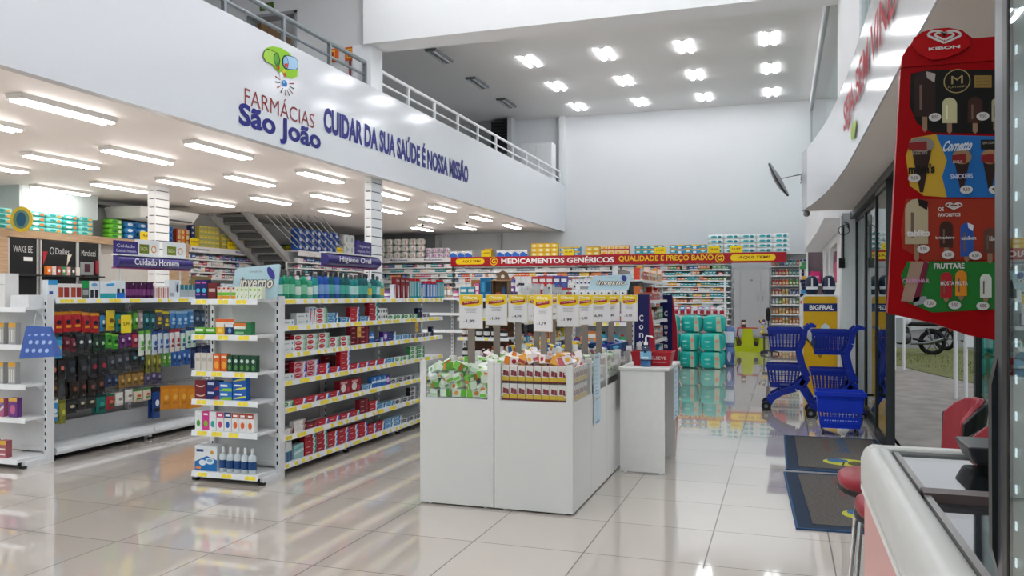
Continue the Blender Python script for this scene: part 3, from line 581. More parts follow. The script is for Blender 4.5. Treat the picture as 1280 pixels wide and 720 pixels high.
dgr = carton('dark green carton with white mark', .05, .05, .13, '#1f4a34', [('e',.5,.65,.3,.12,'#cfe0d4'), ('e',.5,.25,.3,.18,'#5a8f4a')])
fill(GE, .894, .01, [(bei,3,1), (orr,2,1), (dgr,5,1)], 'third shelf', g2, P2_)
mrc = carton('maroon carton with white arc', .11, .06, .075, '#74202a', [('e',.5,.45,.38,.2,'#e2c8b8'), ('e',.5,.58,.38,.2,'#74202a')]); nvr = carton('navy carton with red corner', .12, .06, .075, '#1d2a66', [('p',[(.5,0),(1,0),(1,.5)],'#b03040'), ('r',.1,.55,.6,.8,'#c9d0e8')])
blg = carton('blue and green antacid carton', .12, .06, .07, '#2a6fbe', [('p',[(0,0),(1,0),(1,.35),(.3,.3)],'#8cc43a'), ('r',.1,.5,.65,.75,'#e8f0f4')]); blc = carton('bright blue carton with yellow wave', .125, .06, .07, '#1f5fb6', [('p',[(0,.1),(1,.35),(1,.55),(.4,.4)],'#d8d84a'), ('r',.15,.6,.7,.8,'#e8f0f4')])
fill(GE, .664, .01, [(mrc,1,2), (nvr,1,2), (blg,1,2), (blc,1,3)], 'fourth shelf', g2, P2_)
cs = [('white carton with green dinosaur blot','#e6e9e6','#4aa04a','#e0b040'),('bright pink vitamin carton','#d03a8c','#8cc43a','#f0d0e4'),('white carton with teal bear blot','#e9ecec','#2aa0a0','#a0d8d8'),('pink topped white carton','#ecebea','#d0407c','#d0407c'),('blue topped white carton','#ecebea','#2a5cb0','#2a3c80'),('orange topped white carton','#ecebea','#e0662a','#b04030')]
cc = [carton(n, .066, .05, .15, a, ([('r',0,.72,1,1,c)] if 'topped' in n else [])+[('e',.5,.35,.28,.18,b_), ('r',.2,.8,.8,.9,'#f2f2f0')]) for n, a, b_, c in cs]
fill(GE, .413, .012, [(cc[0],1,1), (cc[1],1,1), (cc[2],1,1), (cc[3],1,1), (cc[4],1,1), (cc[5],3,1)], 'fifth shelf', g2, P2_)
neb = carton('large white and blue nebuliser box', .215, .12, .2, '#e6eaec', [('p',[(0,0),(1,0),(1,.45),(.55,.6),(0,.35)],'#1c6fb4'), ('e',.35,.32,.16,.12,'#e2eef4'), ('e',.68,.4,.2,.14,'#d4e6f0'), ('e',.68,.42,.12,.07,'#7fa8c8'), ('e',.78,.75,.08,.08,'#d8a24a'), ('r',.08,.76,.4,.86,'#22407c'), ('r',.05,.06,.28,.15,'#e08a4a')])
sal = bottle('clear saline bottle with blue label', .033, .2, '#cdd6da', '#f0f2f2', '#23497e', .9, .22, neck=.3)
fill(GE, .083, .01, [(neb,1,1), .004, (sal,5,1)], 'bottom shelf', g2, P2_, gap=.004)
def winter_sign(label, loc, w_, h, wav=False):
    t = thing('winter_sign', label, 'sign', loc); b = MB(); m = M('#b9d6e0', .35)
    b.prism([(-w_*.5,0),(w_*.46,0),(w_*.54,h*.97),(w_*.5,h),(-w_*.34,h*.9),(-w_*.38,h*.84)], 'y', 0, .012, m); b.build('board', t)
    b = MB(); b.text('inverno', (-w_*.3,-.006,h*.3), (1,0,0), (0,0,1), w_*.7, h*.34, M('#5f5a58'), .09, .06); b.build('lettering_outline', t)
    b = MB(); b.text('inverno', (-w_*.29,-.009,h*.31), (1,0,0), (0,0,1), w_*.68, h*.32, M('#f4eee0'), .02, .06); b.text('proteção no', (-w_*.08,-.006,h*.75), (1,0,0), (0,0,1), w_*.25, h*.07, M('#7d8a90')); b.build('lettering', t)
    b = MB(); b.T = Matrix.Translation((w_*.36,-.004,h*.74)) @ Matrix.Rotation(R(-30), 4, 'Y'); b.ell((0,0,0), (1,0,0), (0,0,1), 0, 0, w_*.06, h*.2, M('#3a3a90'), 20); b.build('blue_drop', t); return t
winter_sign('pale blue inverno sign standing on the nearest end unit', (-4.06, 5.58, 1.476), .46, .28)
# ================================================================== MEN'S CARE GONDOLA WITH HOOKS
GB = Unit('shelving_gondola', 'white hook wall gondola hung with small packs, left of the oral care gondola', 'shelving', (-6.62, 5.68, 0), R(90), 3, 1.22, [1.474], .36, .12, 1.5, '#a2a4a6', bdepth=.37)
for q_ in GB.t.children:
    if q_.name.startswith('base_shelf'):
        for r_ in q_.children: r_.data.materials[1] = SHELF
b = MB(); b.box(0, -.06, .12, 3.66, -.01, .3, M('#c9cbcc', .4)); b.build('lower_panel', GB.t)
hk = MB()
hang = [
 (1.345, 5.72, .3, [('red coffee sachet pack','#b3262c','#1c1e2c','#e0942a',5,.10,.19),('small blue sachet pack','#2f7fb0','#e2e4da','#17263c',1,.07,.18),('yellow sachet pack with brown mark','#e2c22e','#6a4a2a','#e8d84a',1,.12,.2),('teal sachet pack','#1f8f8c','#e0a23a','#123c40',2,.07,.19),('lime green brush pack','#5aa832','#e2ecd6','#2f6a24',2,.07,.19),('grey and pink brush pack','#b4a4a8','#e6dce0','#8c7078',1,.06,.18),('dark teal brush pack','#175a60','#8cc8cc','#103438',2,.08,.2),('yellow and black brush pack','#4a5058','#d8b42a','#e0c832',2,.1,.2),('blue brush card','#3a78b4','#b8d4ea','#9cc4e0',4,.09,.19),('charcoal blue brush card','#33485e','#8ca4ba','#20303e',2,.09,.2)]),
 (1.13, 5.72, .29, [('sky blue sachet pack','#3fa4cc','#e6b44a','#207a9c',1,.11,.2),('maroon sachet pack','#6a2030','#b48a90','#2a1218',2,.07,.15),('black and white razor pack','#24282c','#d6dadc','#3a4046',2,.09,.16),('dark green razor pack','#1c3c2c','#a0c8a4','#14281c',2,.07,.16),('bright green razor pack','#3c9a36','#1c3420','#7ac84a',2,.08,.15),('purple razor pack','#6a2478','#e0d0e6','#3c1648',2,.08,.15),('crimson razor pack','#a02440','#ecd4d8','#5c1426',1,.08,.15),('white and green toothbrush card','#dce6d8','#4aa03a','#6ab44a',2,.09,.26),('blue and white toothbrush card','#c8d4e0','#2a5ca8','#2c4c8c',3,.08,.25),('white and red toothbrush card','#dedad8','#b82a34','#a02c38',2,.08,.25),('green and blue toothbrush card','#c4dcd0','#2c8a6a','#2a4c8c',3,.08,.22)]),
 (.93, 5.70, .28, [('dark razor card with pink print','#2a2426','#c8705a','#1c1a1c',2,.08,.2),('black blister card','#26282c','#4c5056','#16181a',2,.13,.23),('black blister card with red mark','#2a2c30','#a83440','#1a1c20',2,.11,.22),('charcoal blister card','#3a3e44','#7c8288','#24272b',3,.09,.16),('black and teal blister card','#1c2226','#5c98a0','#101416',2,.1,.15),('olive and yellow comb card','#7a7a34','#c4b84a','#4c4c20',3,.07,.24),('green comb card','#4a8a3c','#d0dca8','#8ab050',2,.07,.2),('blue comb card','#2a5ca4','#b4cce8','#1c3c7c',4,.07,.2),('navy comb card','#1c2c58','#5c78b0','#121c3c',4,.09,.24)]),
 (.72, 5.70, .27, [('brown hair clip card','#3c2c22','#8c6238','#221812',1,.1,.16),('black hair clip card','#221c1e','#6c3438','#141012',1,.1,.01),('black and brown clip card','#2a2220','#7c4c3c','#181412',4,.1,.19),('small navy clip card','#22304c','#6c84a8','#141c30',2,.08,.13),('gold comb card','#8c6c34','#c8a860','#5c4420',4,.08,.15),('violet grey comb card','#4c4460','#9488ac','#2c283c',3,.08,.15)]),
 (.53, 5.71, .26, [('blue and white sachet','#3c8cc0','#dce8ee','#e6e6e0',1,.1,.2),('yellow green sachet','#8c8c34','#c8c450','#6c6c24',1,.08,.22),('black and cream sachet','#2a2c2c','#c4bc9c','#1c1c1c',3,.11,.13),('teal sachet with dark fold','#1c6c62','#3c9c8c','#123c38',1,.12,.19),('red and green sachet','#9c2c30','#c87c5c','#1c5c44',1,.1,.15),('white striped sachet','#d4d0c8','#8c8478','#e8e4dc',2,.12,.13),('orange white and green sachet','#d4c4b0','#c4603a','#3c8c3c',2,.12,.13),('navy razor card','#1f3f80','#e4e8ec','#12141c',1,.13,.33),('orange razor bag','#d88a24','#e8b454','#c47a1c',5,.13,.26)])]
for ri, (z, y, dp, lst) in enumerate(hang):
    k = 0
    for desc, a, c2, c3, n, w_, h in lst:
        if h < .05: y += .12; continue
        pr = pouch(desc, w_*.97, h, a, c2, c3, thick=.016)
        for i in range(n):
            k += 1; y += w_/2; dz = random.uniform(-.012, .012)-(.012*i if 'orange razor' in desc else 0)
            nh = globals().get('nh', 0)+1; h1 = MB() if nh <= 95 else hk
            h1.tube([(y-5.68, -.02, z+.012), (y-5.68, -dp-.02, z+.012), (y-5.68, -dp-.03, z+.03)], .003, CHROME, 5)
            if h1 is not hk: h1.build('display_hook', GB.t)
            for q in ((0,) if k % 2 else (0, 1)):
                GB.put(pr, y-5.68, -dp+.005+q*.05, z+dz, f'{nth(k)} hook, {nth(ri+1)} row, {"front" if not q else "behind"}, hook wall', 'packs hanging on the hook wall', random.uniform(-.12, .12))
            y += w_/2+.006
        if y > 8.6: break
if hk.v: hk.build('display_hooks', GB.t)['kind'] = 'stuff'
t = thing('price_card', 'yellow price card hanging in the top hook row', 'tag', (-6.24, 6.5, 1.2)); b = MB(); b.box(0,-.065,-.07,.004,.065,.11, M('#ecd62c')); b.build('card', t); b = MB(); b.text('5,99', (.0055,-.04,0), (0,1,0), (0,0,1), .08, .035, M('#6a5410'), .02); b.build('lettering', t)
# top of the hook gondola
t1 = [carton('white and light blue carton', .1,.07,.17,'#e4e9ee',[('r',0,.75,1,1,'#3f9cd4'),('r',.1,.1,.5,.4,'#2c5cac')]), carton('white rack of red nail jars', .13,.07,.14,'#e2e0dc',[('r',.05,.1,.45,.75,'#a8462c'),('r',.52,.1,.95,.75,'#8c2c2c')]), carton('green topped dark carton', .08,.06,.17,'#55605c',[('r',0,.6,1,1,'#1c9a4c'),('r',.1,.2,.9,.5,'#a4aca8')]),
      carton('white carton, two black panels', .12,.06,.17,'#dfe3ea',[('r',.1,.05,.42,.5,'#24262c'),('r',.55,.05,.9,.5,'#24262c'),('e',.5,.78,.3,.1,'#6c9cd0')]), carton('white and teal gel carton', .2,.07,.17,'#e2e9ee',[('r',0,0,1,.3,'#2c9ca4'),('p',[(.4,.7),(.9,.75),(.9,.9),(.4,.85)],'#3aa0dc')]), carton('blue bottle twin pack', .12,.06,.18,'#dde6ea',[('r',.05,0,.95,.32,'#1c64c0'),('r',.1,.32,.4,.55,'#20242c'),('r',.6,.32,.9,.55,'#20242c')]),
      carton('white and salmon carton', .06,.06,.13,'#eae4e0',[('r',.2,.08,.5,.85,'#d89c8c'),('r',.75,0,1,.9,'#b85c50')]), carton('white carton with teal figure', .17,.06,.2,'#dde3e8',[('r',.55,.35,.95,.92,'#b8c8d4'),('e',.75,.55,.08,.25,'#2c3440'),('r',.1,.1,.5,.3,'#a8b4c0')]), carton('grey twin carton with teal caps', .13,.06,.15,'#aeb8be',[('r',.05,.65,.45,1,'#1c7884'),('r',.55,.65,.95,1,'#1c7884'),('r',0,0,1,.1,'#e4e6e8')]), carton('large bronze gift carton', .25,.08,.25,'#7c6a3e',[('e',.55,.55,.22,.28,'#4c4030'),('p',[(.42,.4),(.58,.8),(.72,.4)],'#b8a88c')])]
vio = bottle('dark violet lotion bottle', .026, .17, '#4a1848', '#2c1030', '#7c3c78', .9, .08, neck=.8)
fill(GB, 1.474, -.03, [(t1[0],1,1), (t1[1],2,1), (t1[2],1,1), (t1[3],1,1), (t1[4],1,1), (t1[5],1,1), .01, (vio,7,1), (t1[6],3,1), (t1[7],1,1), (t1[8],2,1), (t1[9],1,1), (t1[4],2,1)], 'top shelf', 'goods on top of the hook wall', 'hook wall', yoff=.04)
GF = Unit('end_shelf_unit', 'white end shelf unit cut off by the left edge of the photo', 'shelving', (-6.95, 5.625, 0), 0, 1, .69, [1.40, 1.07, .72, .427], .24, .083, 1.515, '#dcdddd', bdepth=.32, railtags=False)
b = MB(); b.box(.46, -.2, 1.40, .67, -.05, 1.51, SHELF); b.build('riser', GF.t)
b = MB(); b.tube([(.67,-.04,1.325),(.86,-.25,1.32),(.925,-.318,1.335)], .004, CHROME, 6); b.build('bag_hook', GF.t)
g3 = 'goods on the left end unit'
gld = carton('clear brush pack with gold header', .085,.05,.19,'#a8a8a6',[('r',0,.8,1,1,'#d4a038'),('r',.12,.1,.3,.7,'#d8d8d4'),('r',.42,.1,.58,.7,'#e2e2de'),('r',.7,.1,.88,.7,'#d8d8d4')]); lens = carton('pink and blue striped pack with gold top', .085,.05,.16,'#b8688c',[('r',0,.8,1,1,'#dca83c'),('p',[(0,.1),(1,.5),(1,.65),(0,.25)],'#e4dce8'),('p',[(0,.4),(1,.7),(1,.8),(0,.5)],'#4c6cb0')])
purp = carton('purple pack with gold flap', .1,.05,.17,'#6c3c84',[('r',0,.82,1,1,'#dcb048'),('e',.5,.4,.3,.25,'#c86c90')]); rdp = carton('red dotted pack with gold top', .08,.06,.15,'#a86068',[('r',0,.75,1,1,'#dcb048'),('r',.1,.15,.9,.25,'#e4dcd8'),('r',.1,.45,.9,.55,'#e4dcd8')])
big = carton('white display carton with red brushes', .3,.14,.3,'#e0dfdd',[('r',.16,.15,.2,.6,'#b83440'),('r',.17,.5,.2,.62,'#222a44'),('r',.52,.15,.56,.6,'#b83440'),('r',.53,.5,.56,.62,'#222a44'),('r',.0,.66,1,.68,'#b8b6b4'),('r',.3,.82,.75,.94,'#e2a83c')])
fill(GF, 1.40, .12, [(big,1,1)], 'top shelf', g3, 'left end unit', yoff=.01)
for z, p, nm in ((1.07, gld, 'second shelf'), (.72, gld, 'third shelf'), (.427, lens, 'fourth shelf'), (.083, rdp, 'bottom shelf')):
    fill(GF, z, .2, [(p,2,1), .02, (purp if p is lens else p,1,1)], nm, g3, 'left end unit', gap=.03, depth=.32 if z < .1 else None)
bg_ = thing('gift_bag', 'blue dotted gift bag hooked on the post of the left end unit', 'bag', (-6.02, 5.335, .985), R(12)); b = MB(); m = M('#3e5ea8', .35)
b.hexa([(-.17,-.06,-.02),(.15,-.06,0),(.15,.05,0),(-.17,.05,-.02),(-.14,-.012,.26),(.08,-.012,.25),(.08,.012,.25),(-.14,.012,.26)], m)
for i in range(4):
    for j in range(3): b.ell((-.1+i*.06+(j % 2)*.02, -.053+j*.015, .05+j*.07), (1,0,0), (0,.25,1), 0, 0, .018, .018, M('#9db6e2', .3), 10)
b.build('bag_body', bg_); b = MB(); b.tube([(-.08,0,.25),(-.06,.0,.36),(0,0,.36),(.02,0,.25)], .003, M('#d8dce4'), 5); b.build('handle', bg_)
# ---- hanging category signs (half-round purple)
def cat_sign(label, x, y0, y1, z, txt, hdr):
    t = thing('category_sign', label, 'sign', (x, y0, z)); L_ = y1-y0; b = MB(); pm = M('#3b2f78', .3)
    pts = [(.12*math.cos(a)*.75, .065*math.sin(a)) for a in [-math.pi/2+math.pi*k/10 for k in range(11)]]
    b.prism(pts, 'y', 0, L_, pm, True); b.build('half_round_board', t)
    b = MB(); b.box(-.02, -.0, .062, .06, L_, .075, WHITE); b.box(-.02, 0, -.075, .04, L_, -.062, M('#a04a80')); b.build('trim_strip', t)
    b = MB(); b.text(txt, (.094, L_*.18, -.032), (0,1,0), (0,0,1), L_*.6, .07, M('#eeeef4'), .015); b.build('lettering', t)
    b = MB(); b.box(0, L_*hdr, .08, .008, L_*hdr+.34, .22, pm); b.text(txt.split()[0], (.01, L_*hdr+.04, .15), (0,1,0), (0,0,1), .25, .035, M('#dcdcec')); b.text(txt, (.01, L_*hdr+.03, .1), (0,1,0), (0,0,1), .28, .03, M('#dcdcec')); b.build('header_card', t)
    for yy in (.1, L_-.1):
        b = MB(); b.tube([(-.01, yy, -.06), (-.01, yy, -(z-1.49))], .008, POST, 6); b.build('bracket', t)
cat_sign('purple Cuidado Homem sign above the hook wall gondola', -6.62, 6.72, 7.83, 1.865, 'Cuidado Homem', .0)
cat_sign('purple Higiene Oral sign above the oral care gondola', -4.27, 6.93, 8.02, 1.86, 'Higiene Oral', .62)
for y, lab in ((7.2, 'left'), (7.62, 'right')):
    t = thing('offer_card', f'white offer card with green square above the purple men sign, {lab} of the pair', 'sign', (-6.62, y, 1.945)); b = MB(); b.box(0,-.18,0,.006,.18,.17, WHITE); b.box(.006,-.12,.02,.008,.02,.12, M('#6f7a1e')); b.build('card', t)
    b = MB(); b.text('SADA', (.009,-.11,.05), (0,1,0), (0,0,1), .11, .04, M('#e8e4b0')); b.ring((.009,.09,.07), (0,1,0), (0,0,1), 0, 0, .04, .04, .012, M('#e09030')); b.build('lettering', t)
# ================================================================== PROMOTION BINS
BINW = M('#dededb', .35, noise=.01); ACR = GLASS('#fcfefd', .0, 'acrylic_pane')
def loose(desc, cols, w_, d, h):
    b = MB(); a, c2, c3, c4 = cols; x, y = w_/2, d/2
    b.box(-x, -y, 0, x, y, h, M(a, .35))
    for f, k in ((0, -y-.0006), (1, y+.0006)): b.quad([(-x*.98,k,h*.02),(-x*.15,k,h*.02),(-x*.3,k,h*.98),(-x*.98,k,h*.98)][::1 if f == 0 else -1], M(c2, .35)); b.ell((0,k*1.005,0), (1,0,0), (0,0,1), x*.4, h*.5, x*.35, h*.28, M(c3), 10)
    b.quad([(-x,-y,h+.0006),(0,-y,h+.0006),(0,y,h+.0006),(-x,y,h+.0006)], M(c4, .35)); b.quad([(x+.0006,-y*.9,h*.1),(x+.0006,y*.9,h*.1),(x+.0006,y*.9,h*.5),(x+.0006,-y*.9,h*.5)], M(c2, .35)); return Proto('loose_carton', 'box', desc, b.mesh('loose_carton'))
gw = [loose('white carton with lime green end', ('#e4ebdc','#6cc42e','#e8a040','#dfe8d6'), .1,.055,.055), loose('green and orange carton', ('#e8ecdc','#86cc40','#e88a3a','#dcecc4'), .1,.055,.055), loose('pale mint carton', ('#e9f0ea','#c4dcb8','#8ab888','#eef2ea'), .1,.055,.055), loose('dark green and orange carton', ('#6cb040','#d87838','#e8ecd8','#e4ead8'), .1,.055,.055)]
wo = [loose('white carton with orange mark', ('#ece4e0','#e08a30','#b02c3c','#f0eae6'), .1,.055,.06), loose('white and pink carton', ('#efe6e6','#d06a70','#e8b040','#f2eaea'), .1,.055,.06), loose('orange and maroon carton', ('#e0a040','#8c2030','#f0e8e0','#e8dcd0'), .1,.055,.06)]
gp = [loose('pale green and white sachet box', ('#dfe8d8','#9cbc8c','#5a9050','#e8ece4'), .1,.05,.05), loose('light grey green carton', ('#ccd8c8','#8cac88','#c0505c','#dce4d8'), .1,.05,.05), loose('pink tinted carton', ('#e4ccd0','#a86474','#6c8c5c','#ecdcdc'), .1,.05,.05)]
bl = [loose('long violet blue carton', ('#453c9c','#2c2c74','#7c8cd0','#4c50b0'), .26,.05,.06), loose('dark blue teal carton', ('#1c4c84','#103058','#5cacc8','#2c6c9c'), .22,.05,.06), loose('purple flat carton', ('#5c4cac','#3c3480','#a8a0dc','#6c5cc0'), .24,.05,.05)]
pk = [loose('pink wrapped soap pack', ('#e0a8b8','#c0607c','#f0e0e4','#e8c0cc'), .11,.06,.06), loose('rose and white soap pack', ('#ecd4d8','#b04868','#98506c','#f0dce0'), .11,.06,.06)]
yl_ = [loose('yellow carton with blue end', ('#e8c838','#2c6cac','#c03c34','#ecd868'), .1,.06,.07), loose('blue and white small box', ('#d8e4ec','#2c6cb0','#3c9ccc','#e4ecf0'), .1,.06,.06), loose('orange yellow carton', ('#e89838','#c84c2c','#f0e0b0','#ecc060'), .1,.06,.06)]
binx = (-2.487, -1.915); biny = [5.37+.57*k for k in range(5)]
kinds = [[gw, wo], [gw, gp], [gp, gp], [yl_, gp], [yl_, bl]]
rown = ['nearest', 'second', 'third', 'fourth', 'farthest']
for r in range(5):
    for c in range(2):
        x0, y0 = binx[c], biny[r]; x1, y1 = x0+.566, y0+.564; side = ('left', 'right')[c]
        t = thing('promotion_bin', f'white promotion bin with clear windows, {rown[r]} in the {side} column', 'bin', (x0, y0, 0), 0, 'promotion bins'); W_ = .566; D_ = .564; fz = .768; top = 1.03
        b = MB(); b.box(0,0,.012,W_,.015,fz,BINW); b.build('front_panel', t, bevel=.001)
        b = MB(); b.box(0,D_-.015,.012,W_,D_,fz,BINW); b.build('back_panel', t)
        for s_ in (0, W_-.015):
            b = MB(); b.box(s_,.015,.012,s_+.015,D_-.015,fz,BINW); b.build('side_panel', t)
        for px in (0, W_-.045):
            for py in (0, D_-.02):
                b = MB(); b.box(px,py,fz,px+.045,py+.02,top,BINW); b.build('corner_post', t)
        for (a0, b0, a1, b1) in ((.045,.006,W_-.045,.01), (.045,D_-.01,W_-.045,D_-.006), (.005,.02,.009,D_-.02), (W_-.009,.02,W_-.005,D_-.02)):
            b = MB(); b.box(a0,b0,fz,a1,b1,1.0,ACR); b.build('clear_window', t)
        b = MB()
        for px in (.05, W_-.06):
            for z in (.8, .96): b.box(px,.002,z,px+.012,.012,z+.01,WHITE)
        for px in (.06, W_-.08):
            for py in (.05, D_-.07): b.box(px,py-.03,0,px+.02,py-.01,.014,WHITE)
        b.build('clips_and_feet', t)
        hf = .77 if (r == 0) else .84
        b = MB(); b.box(.016,.016,hf-.02,W_-.016,D_-.016,hf,BINW); b.build('inner_floor', t)
        # contents
        ks = kinds[r][c]; grp = f'goods heaped in the {rown[r]} {side} bin'; wh = f'tumbled in the {rown[r]} {side} promotion bin'
        def drop(p, x, y, z, tilt=1.0, g=grp):
            kk = min(9, int((x-x0)/.566*6)+1); jj = min(6, int((y-y0)/.564*6)+1)
            lab = f'in {rown[r]} {side} bin, {nth(jj)} row, {nth(kk)} across'+(', '+('bottom','second','third','top','top')[min(4, int((z-.77)/.053))]+' layer' if (r, c) == (0, 0) else '')
            used = globals().setdefault('LABS', {}); ky = p.desc+lab; used[ky] = used.get(ky, 0)+1; lab += ('', ', upper one', ', top one', ', rear one', ', side one')[min(4, used[ky]-1)]
            p.put((x, y, z), 0, lab, g, rot=(random.uniform(-.5,.5)*tilt, random.uniform(-.6,.6)*tilt, random.uniform(-3,3)))
        if (r, c) == (0, 0):
            for L in range(4):
                for i in range(5):
                    for j in range(5):
                        if j and L < 3 : continue
                        drop(ks[(i*7+L*3+j) % 4 if random.random() < .6 else random.randrange(4)], x0+.09+i*.096+random.uniform(-.012,.012), y0+.07+j*.1, .775+L*.056+(.02*math.sin(i+j) if L == 3 else 0), .9 if L else .15)
        elif (r, c) == (0, 1):
            st = carton('white maroon yellow carton,', .055,.055,.105,'#e9e0de',[('r',0,0,1,.28,'#dcb42c'),('p',[(.15,.36),(.95,.3),(.9,.62),(.2,.72)],'#8a1c30'),('r',.55,.3,.6,.8,'#e9e0de')], side='#8a1c30', top='#e6d8d6')
            tr = carton('maroon display tray strip', .47,.06,.012,'#6a1626')
            for L in range(2):
                z = .7705+L*.124; n = 8
                tr.put((x0+W_/2, y0+.05, z), 0, f'under the {("lower","upper")[L]} row of cartons in the nearest right bin', grp)
                for k in range(n): st.put((x0+.075+k*.0585, y0+.05, z+.0125), 0, f'{nth(k+1)} from left, {("lower","upper")[L]} row, nearest right bin', grp)
                for k in range(7): st.put((x1-.045, y0+.12+k*.06, z), R(90), f'side facing, {nth(k+1)} from the front, {("lower","upper")[L]} row, nearest right bin', grp)
            b = MB(); b.box(.06,.1,.77,.46,D_-.05,.985,BINW); b.build('inner_block', t)
            for i in range(6):
                for j in range(5): drop(ks[(i*5+j*3) % 3], x0+.08+i*.08, y0+.12+j*.09, .995+random.uniform(0,.03), .9)
        else:
            big = ks is bl; n1, n2 = (3, 4) if big else (5, 4)
            for i in range(n1):
                for j in range(n2): drop(random.choice(ks), x0+(.16 if big else .09)+i*((W_-(.32 if big else .18))/(n1-1)), y0+(.18+j*.07 if big else .08+j*.13), hf+.01+random.uniform(.03,.12)+(.02 if big else 0), .8 if not big else .4)
            for i in range(n1):
                drop(random.choice(ks), x0+(.16 if big else .09)+i*((W_-(.32 if big else .18))/(n1-1)), y0+(.15 if big else .065), hf+.005, .25)
                if c == 1 and not big: drop(random.choice(ks), x1-.08, y0+.09+i*.1, hf+.005, .2)
# price cards on flat posts
cards = [(-2.2,0,.176,.245,0,'1,99'),(-2.2,1,.176,.24,0,'1,99'),(-2.2,2,.17,.235,0,'4,99'),(-2.2,3,.17,.24,.25,'2,99'),(-2.2,4,.17,.24,.2,'3,49'),(-1.64,0,.17,.26,-.45,'1,19'),(-1.60,1,.17,.245,.05,'1,99'),(-1.60,2,.15,.25,0,'4,99'),(-1.60,3,.2,.24,.1,'6,90'),(-1.60,4,.16,.25,.1,'2,49'),(-1.42,4,.15,.25,.1,'5,90')]
YC = M('#ecca22', .4); RC = M('#a8242c', .4); TX = M('#6c6a6c', .5); POLEM = M('#857a72', .5)
for i, (cx_, r, w_, h, rz, pr) in enumerate(cards):
    y = biny[r]+.28; zt = 1.508; side = 'left' if cx_ < -2 else 'right'
    t = thing('price_stand', f'yellow topped offer card on a flat post, {rown[r]} {side} bin'+(', rightmost of all' if i == 10 else ''), 'price card', (cx_, y, .85), rz, 'offer cards above the bins')
    b = MB(); b.box(-.028, .004, -.08, .028, .012, .64, POLEM); b.build('post', t)
    b = MB(); b.box(-w_/2-.006, -.002, zt-h-.006-.85, w_/2+.006, .003, zt+.004-.85, M('#e2dccb', .3)); b.build('card_holder', t)
    b = MB(); z1 = zt-.85; z0 = z1-h; X0, X1 = -w_/2, w_/2; yy = -.0035
    b.quad([(X0,yy,z0),(X1,yy,z0),(X1,yy,z1),(X0,yy,z1)], M('#e6e4e6', .4))
    b.quad([(X0,yy-.001,z1)]+[(X0+w_*k/10, yy-.001, z1-h*(.28+.09*math.sin(math.pi*k/10))) for k in range(11)]+[(X1,yy-.001,z1)], YC)
    b.quad([(X0+w_*.12,yy-.002,z1-h*.31),(X1-w_*.12,yy-.002,z1-h*.25),(X1-w_*.12,yy-.002,z1-h*.155),(X0+w_*.12,yy-.002,z1-h*.21)], RC); b.build('card', t)
    b = MB(); b.text('Oferta', (X0+w_*.15,yy-.002,z1-h*.13), (1,0,0), (0,0,1), w_*.65, h*.095, M('#f4eed0'), .03)
    b.text('Imperdível', (X0+w_*.2,yy-.0035,z1-h*.265), (1,0,.12), (0,0,1), w_*.6, h*.055, M('#f0e0e0'), .01)
    for q, ww in ((.44,.55),(.49,.4),(.54,.45)): b.text('mmmmmmm', (-w_*ww/2,yy-.002,z1-h*q), (1,0,0), (0,0,1), w_*ww, h*.028, TX)
    b.text('R$', (-w_*.33,yy-.002,z0+h*.16), (1,0,0), (0,0,1), w_*.08, h*.04, TX); b.text(pr, (-w_*.2,yy-.002,z0+h*.15), (1,0,0), (0,0,1), w_*.38, h*.1, M('#3c3a3c'), .02); b.build('lettering', t)
# paper notices taped to the right side of the bins
def notice(label, loc, rz, w_, h, big=True):
    t = thing('notice_sheet', label, 'notice', loc, rz); b = MB(); b.box(-w_/2,-.002,0,w_/2,0,h, M('#c9dde8', .5)); b.build('sheet', t)
    b = MB(); random.seed(int(loc[1]*99)); z = h*.9
    b.text('OFERTA', (-w_*.3,-.0035,h*.88), (1,0,0), (0,0,1), w_*.6, h*.06, M('#8a3a4c'))
    for k in range(7): b.text('leve e pague menos', (-w_*.38,-.0035,h*(.78-.1*k)), (1,0,0), (0,0,1), w_*random.uniform(.5,.76), h*.035, M('#5c86b4'))
    b.ring((0,-.0035,0), (1,0,0), (0,0,1), 0, h*.08, w_*.3, h*.05, w_*.03, M('#4a7cb0')); b.build('lettering', t)
notice('pale blue notice taped high on the side of the second right bin', (-1.343, 6.1, .74), R(90), .24, .32); notice('pale blue notice below the other on the bin side', (-1.343, 6.12, .52), R(90), .24, .21)
random.seed(11)
# ================================================================== SMALL TABLE WITH SANITISER
t = thing('panel_table', 'white panel sided side table standing at the right of the bins', 'table', (-1.305, 6.85, 0))
b = MB(); b.box(-.012,-.012,.872,.41,.80,.895, BINW); b.build('table_top', t, bevel=.003)
b = MB(); b.box(.0,0,.012,.375,.018,.872, M('#e8e8e5', .35)); b.build('front_panel', t)
b = MB(); b.box(.0,.74,.012,.375,.758,.872, M('#cfcfcc', .4)); b.build('rear_panel', t)
b = MB(); b.box(.06,.02,.55,.075,.74,.872, M('#c4c4c0', .4)); b.build('stretcher_panel', t)
b = MB()
for x in (.03, .33):
    for y in (0, .742): b.box(x,y+.002,0,x+.025,y+.016,.012, WHITE)
b.build('feet', t)
notice('pale blue notice hanging from the right edge of the side table', (-.893, 7.3, .42), R(90), .3, .45)
t = thing('promo_tray', 'red tray with white lettering on the side table', 'tray', (-1.07, 7.15, .8962)); rd = M('#a81824', .3)
b = MB(); A = [(-.15,-.1),(.15,-.1),(.15,.1),(-.15,.1)]; B_ = [(-.18,-.12),(.18,-.12),(.18,.12),(-.18,.12)]; h = .12
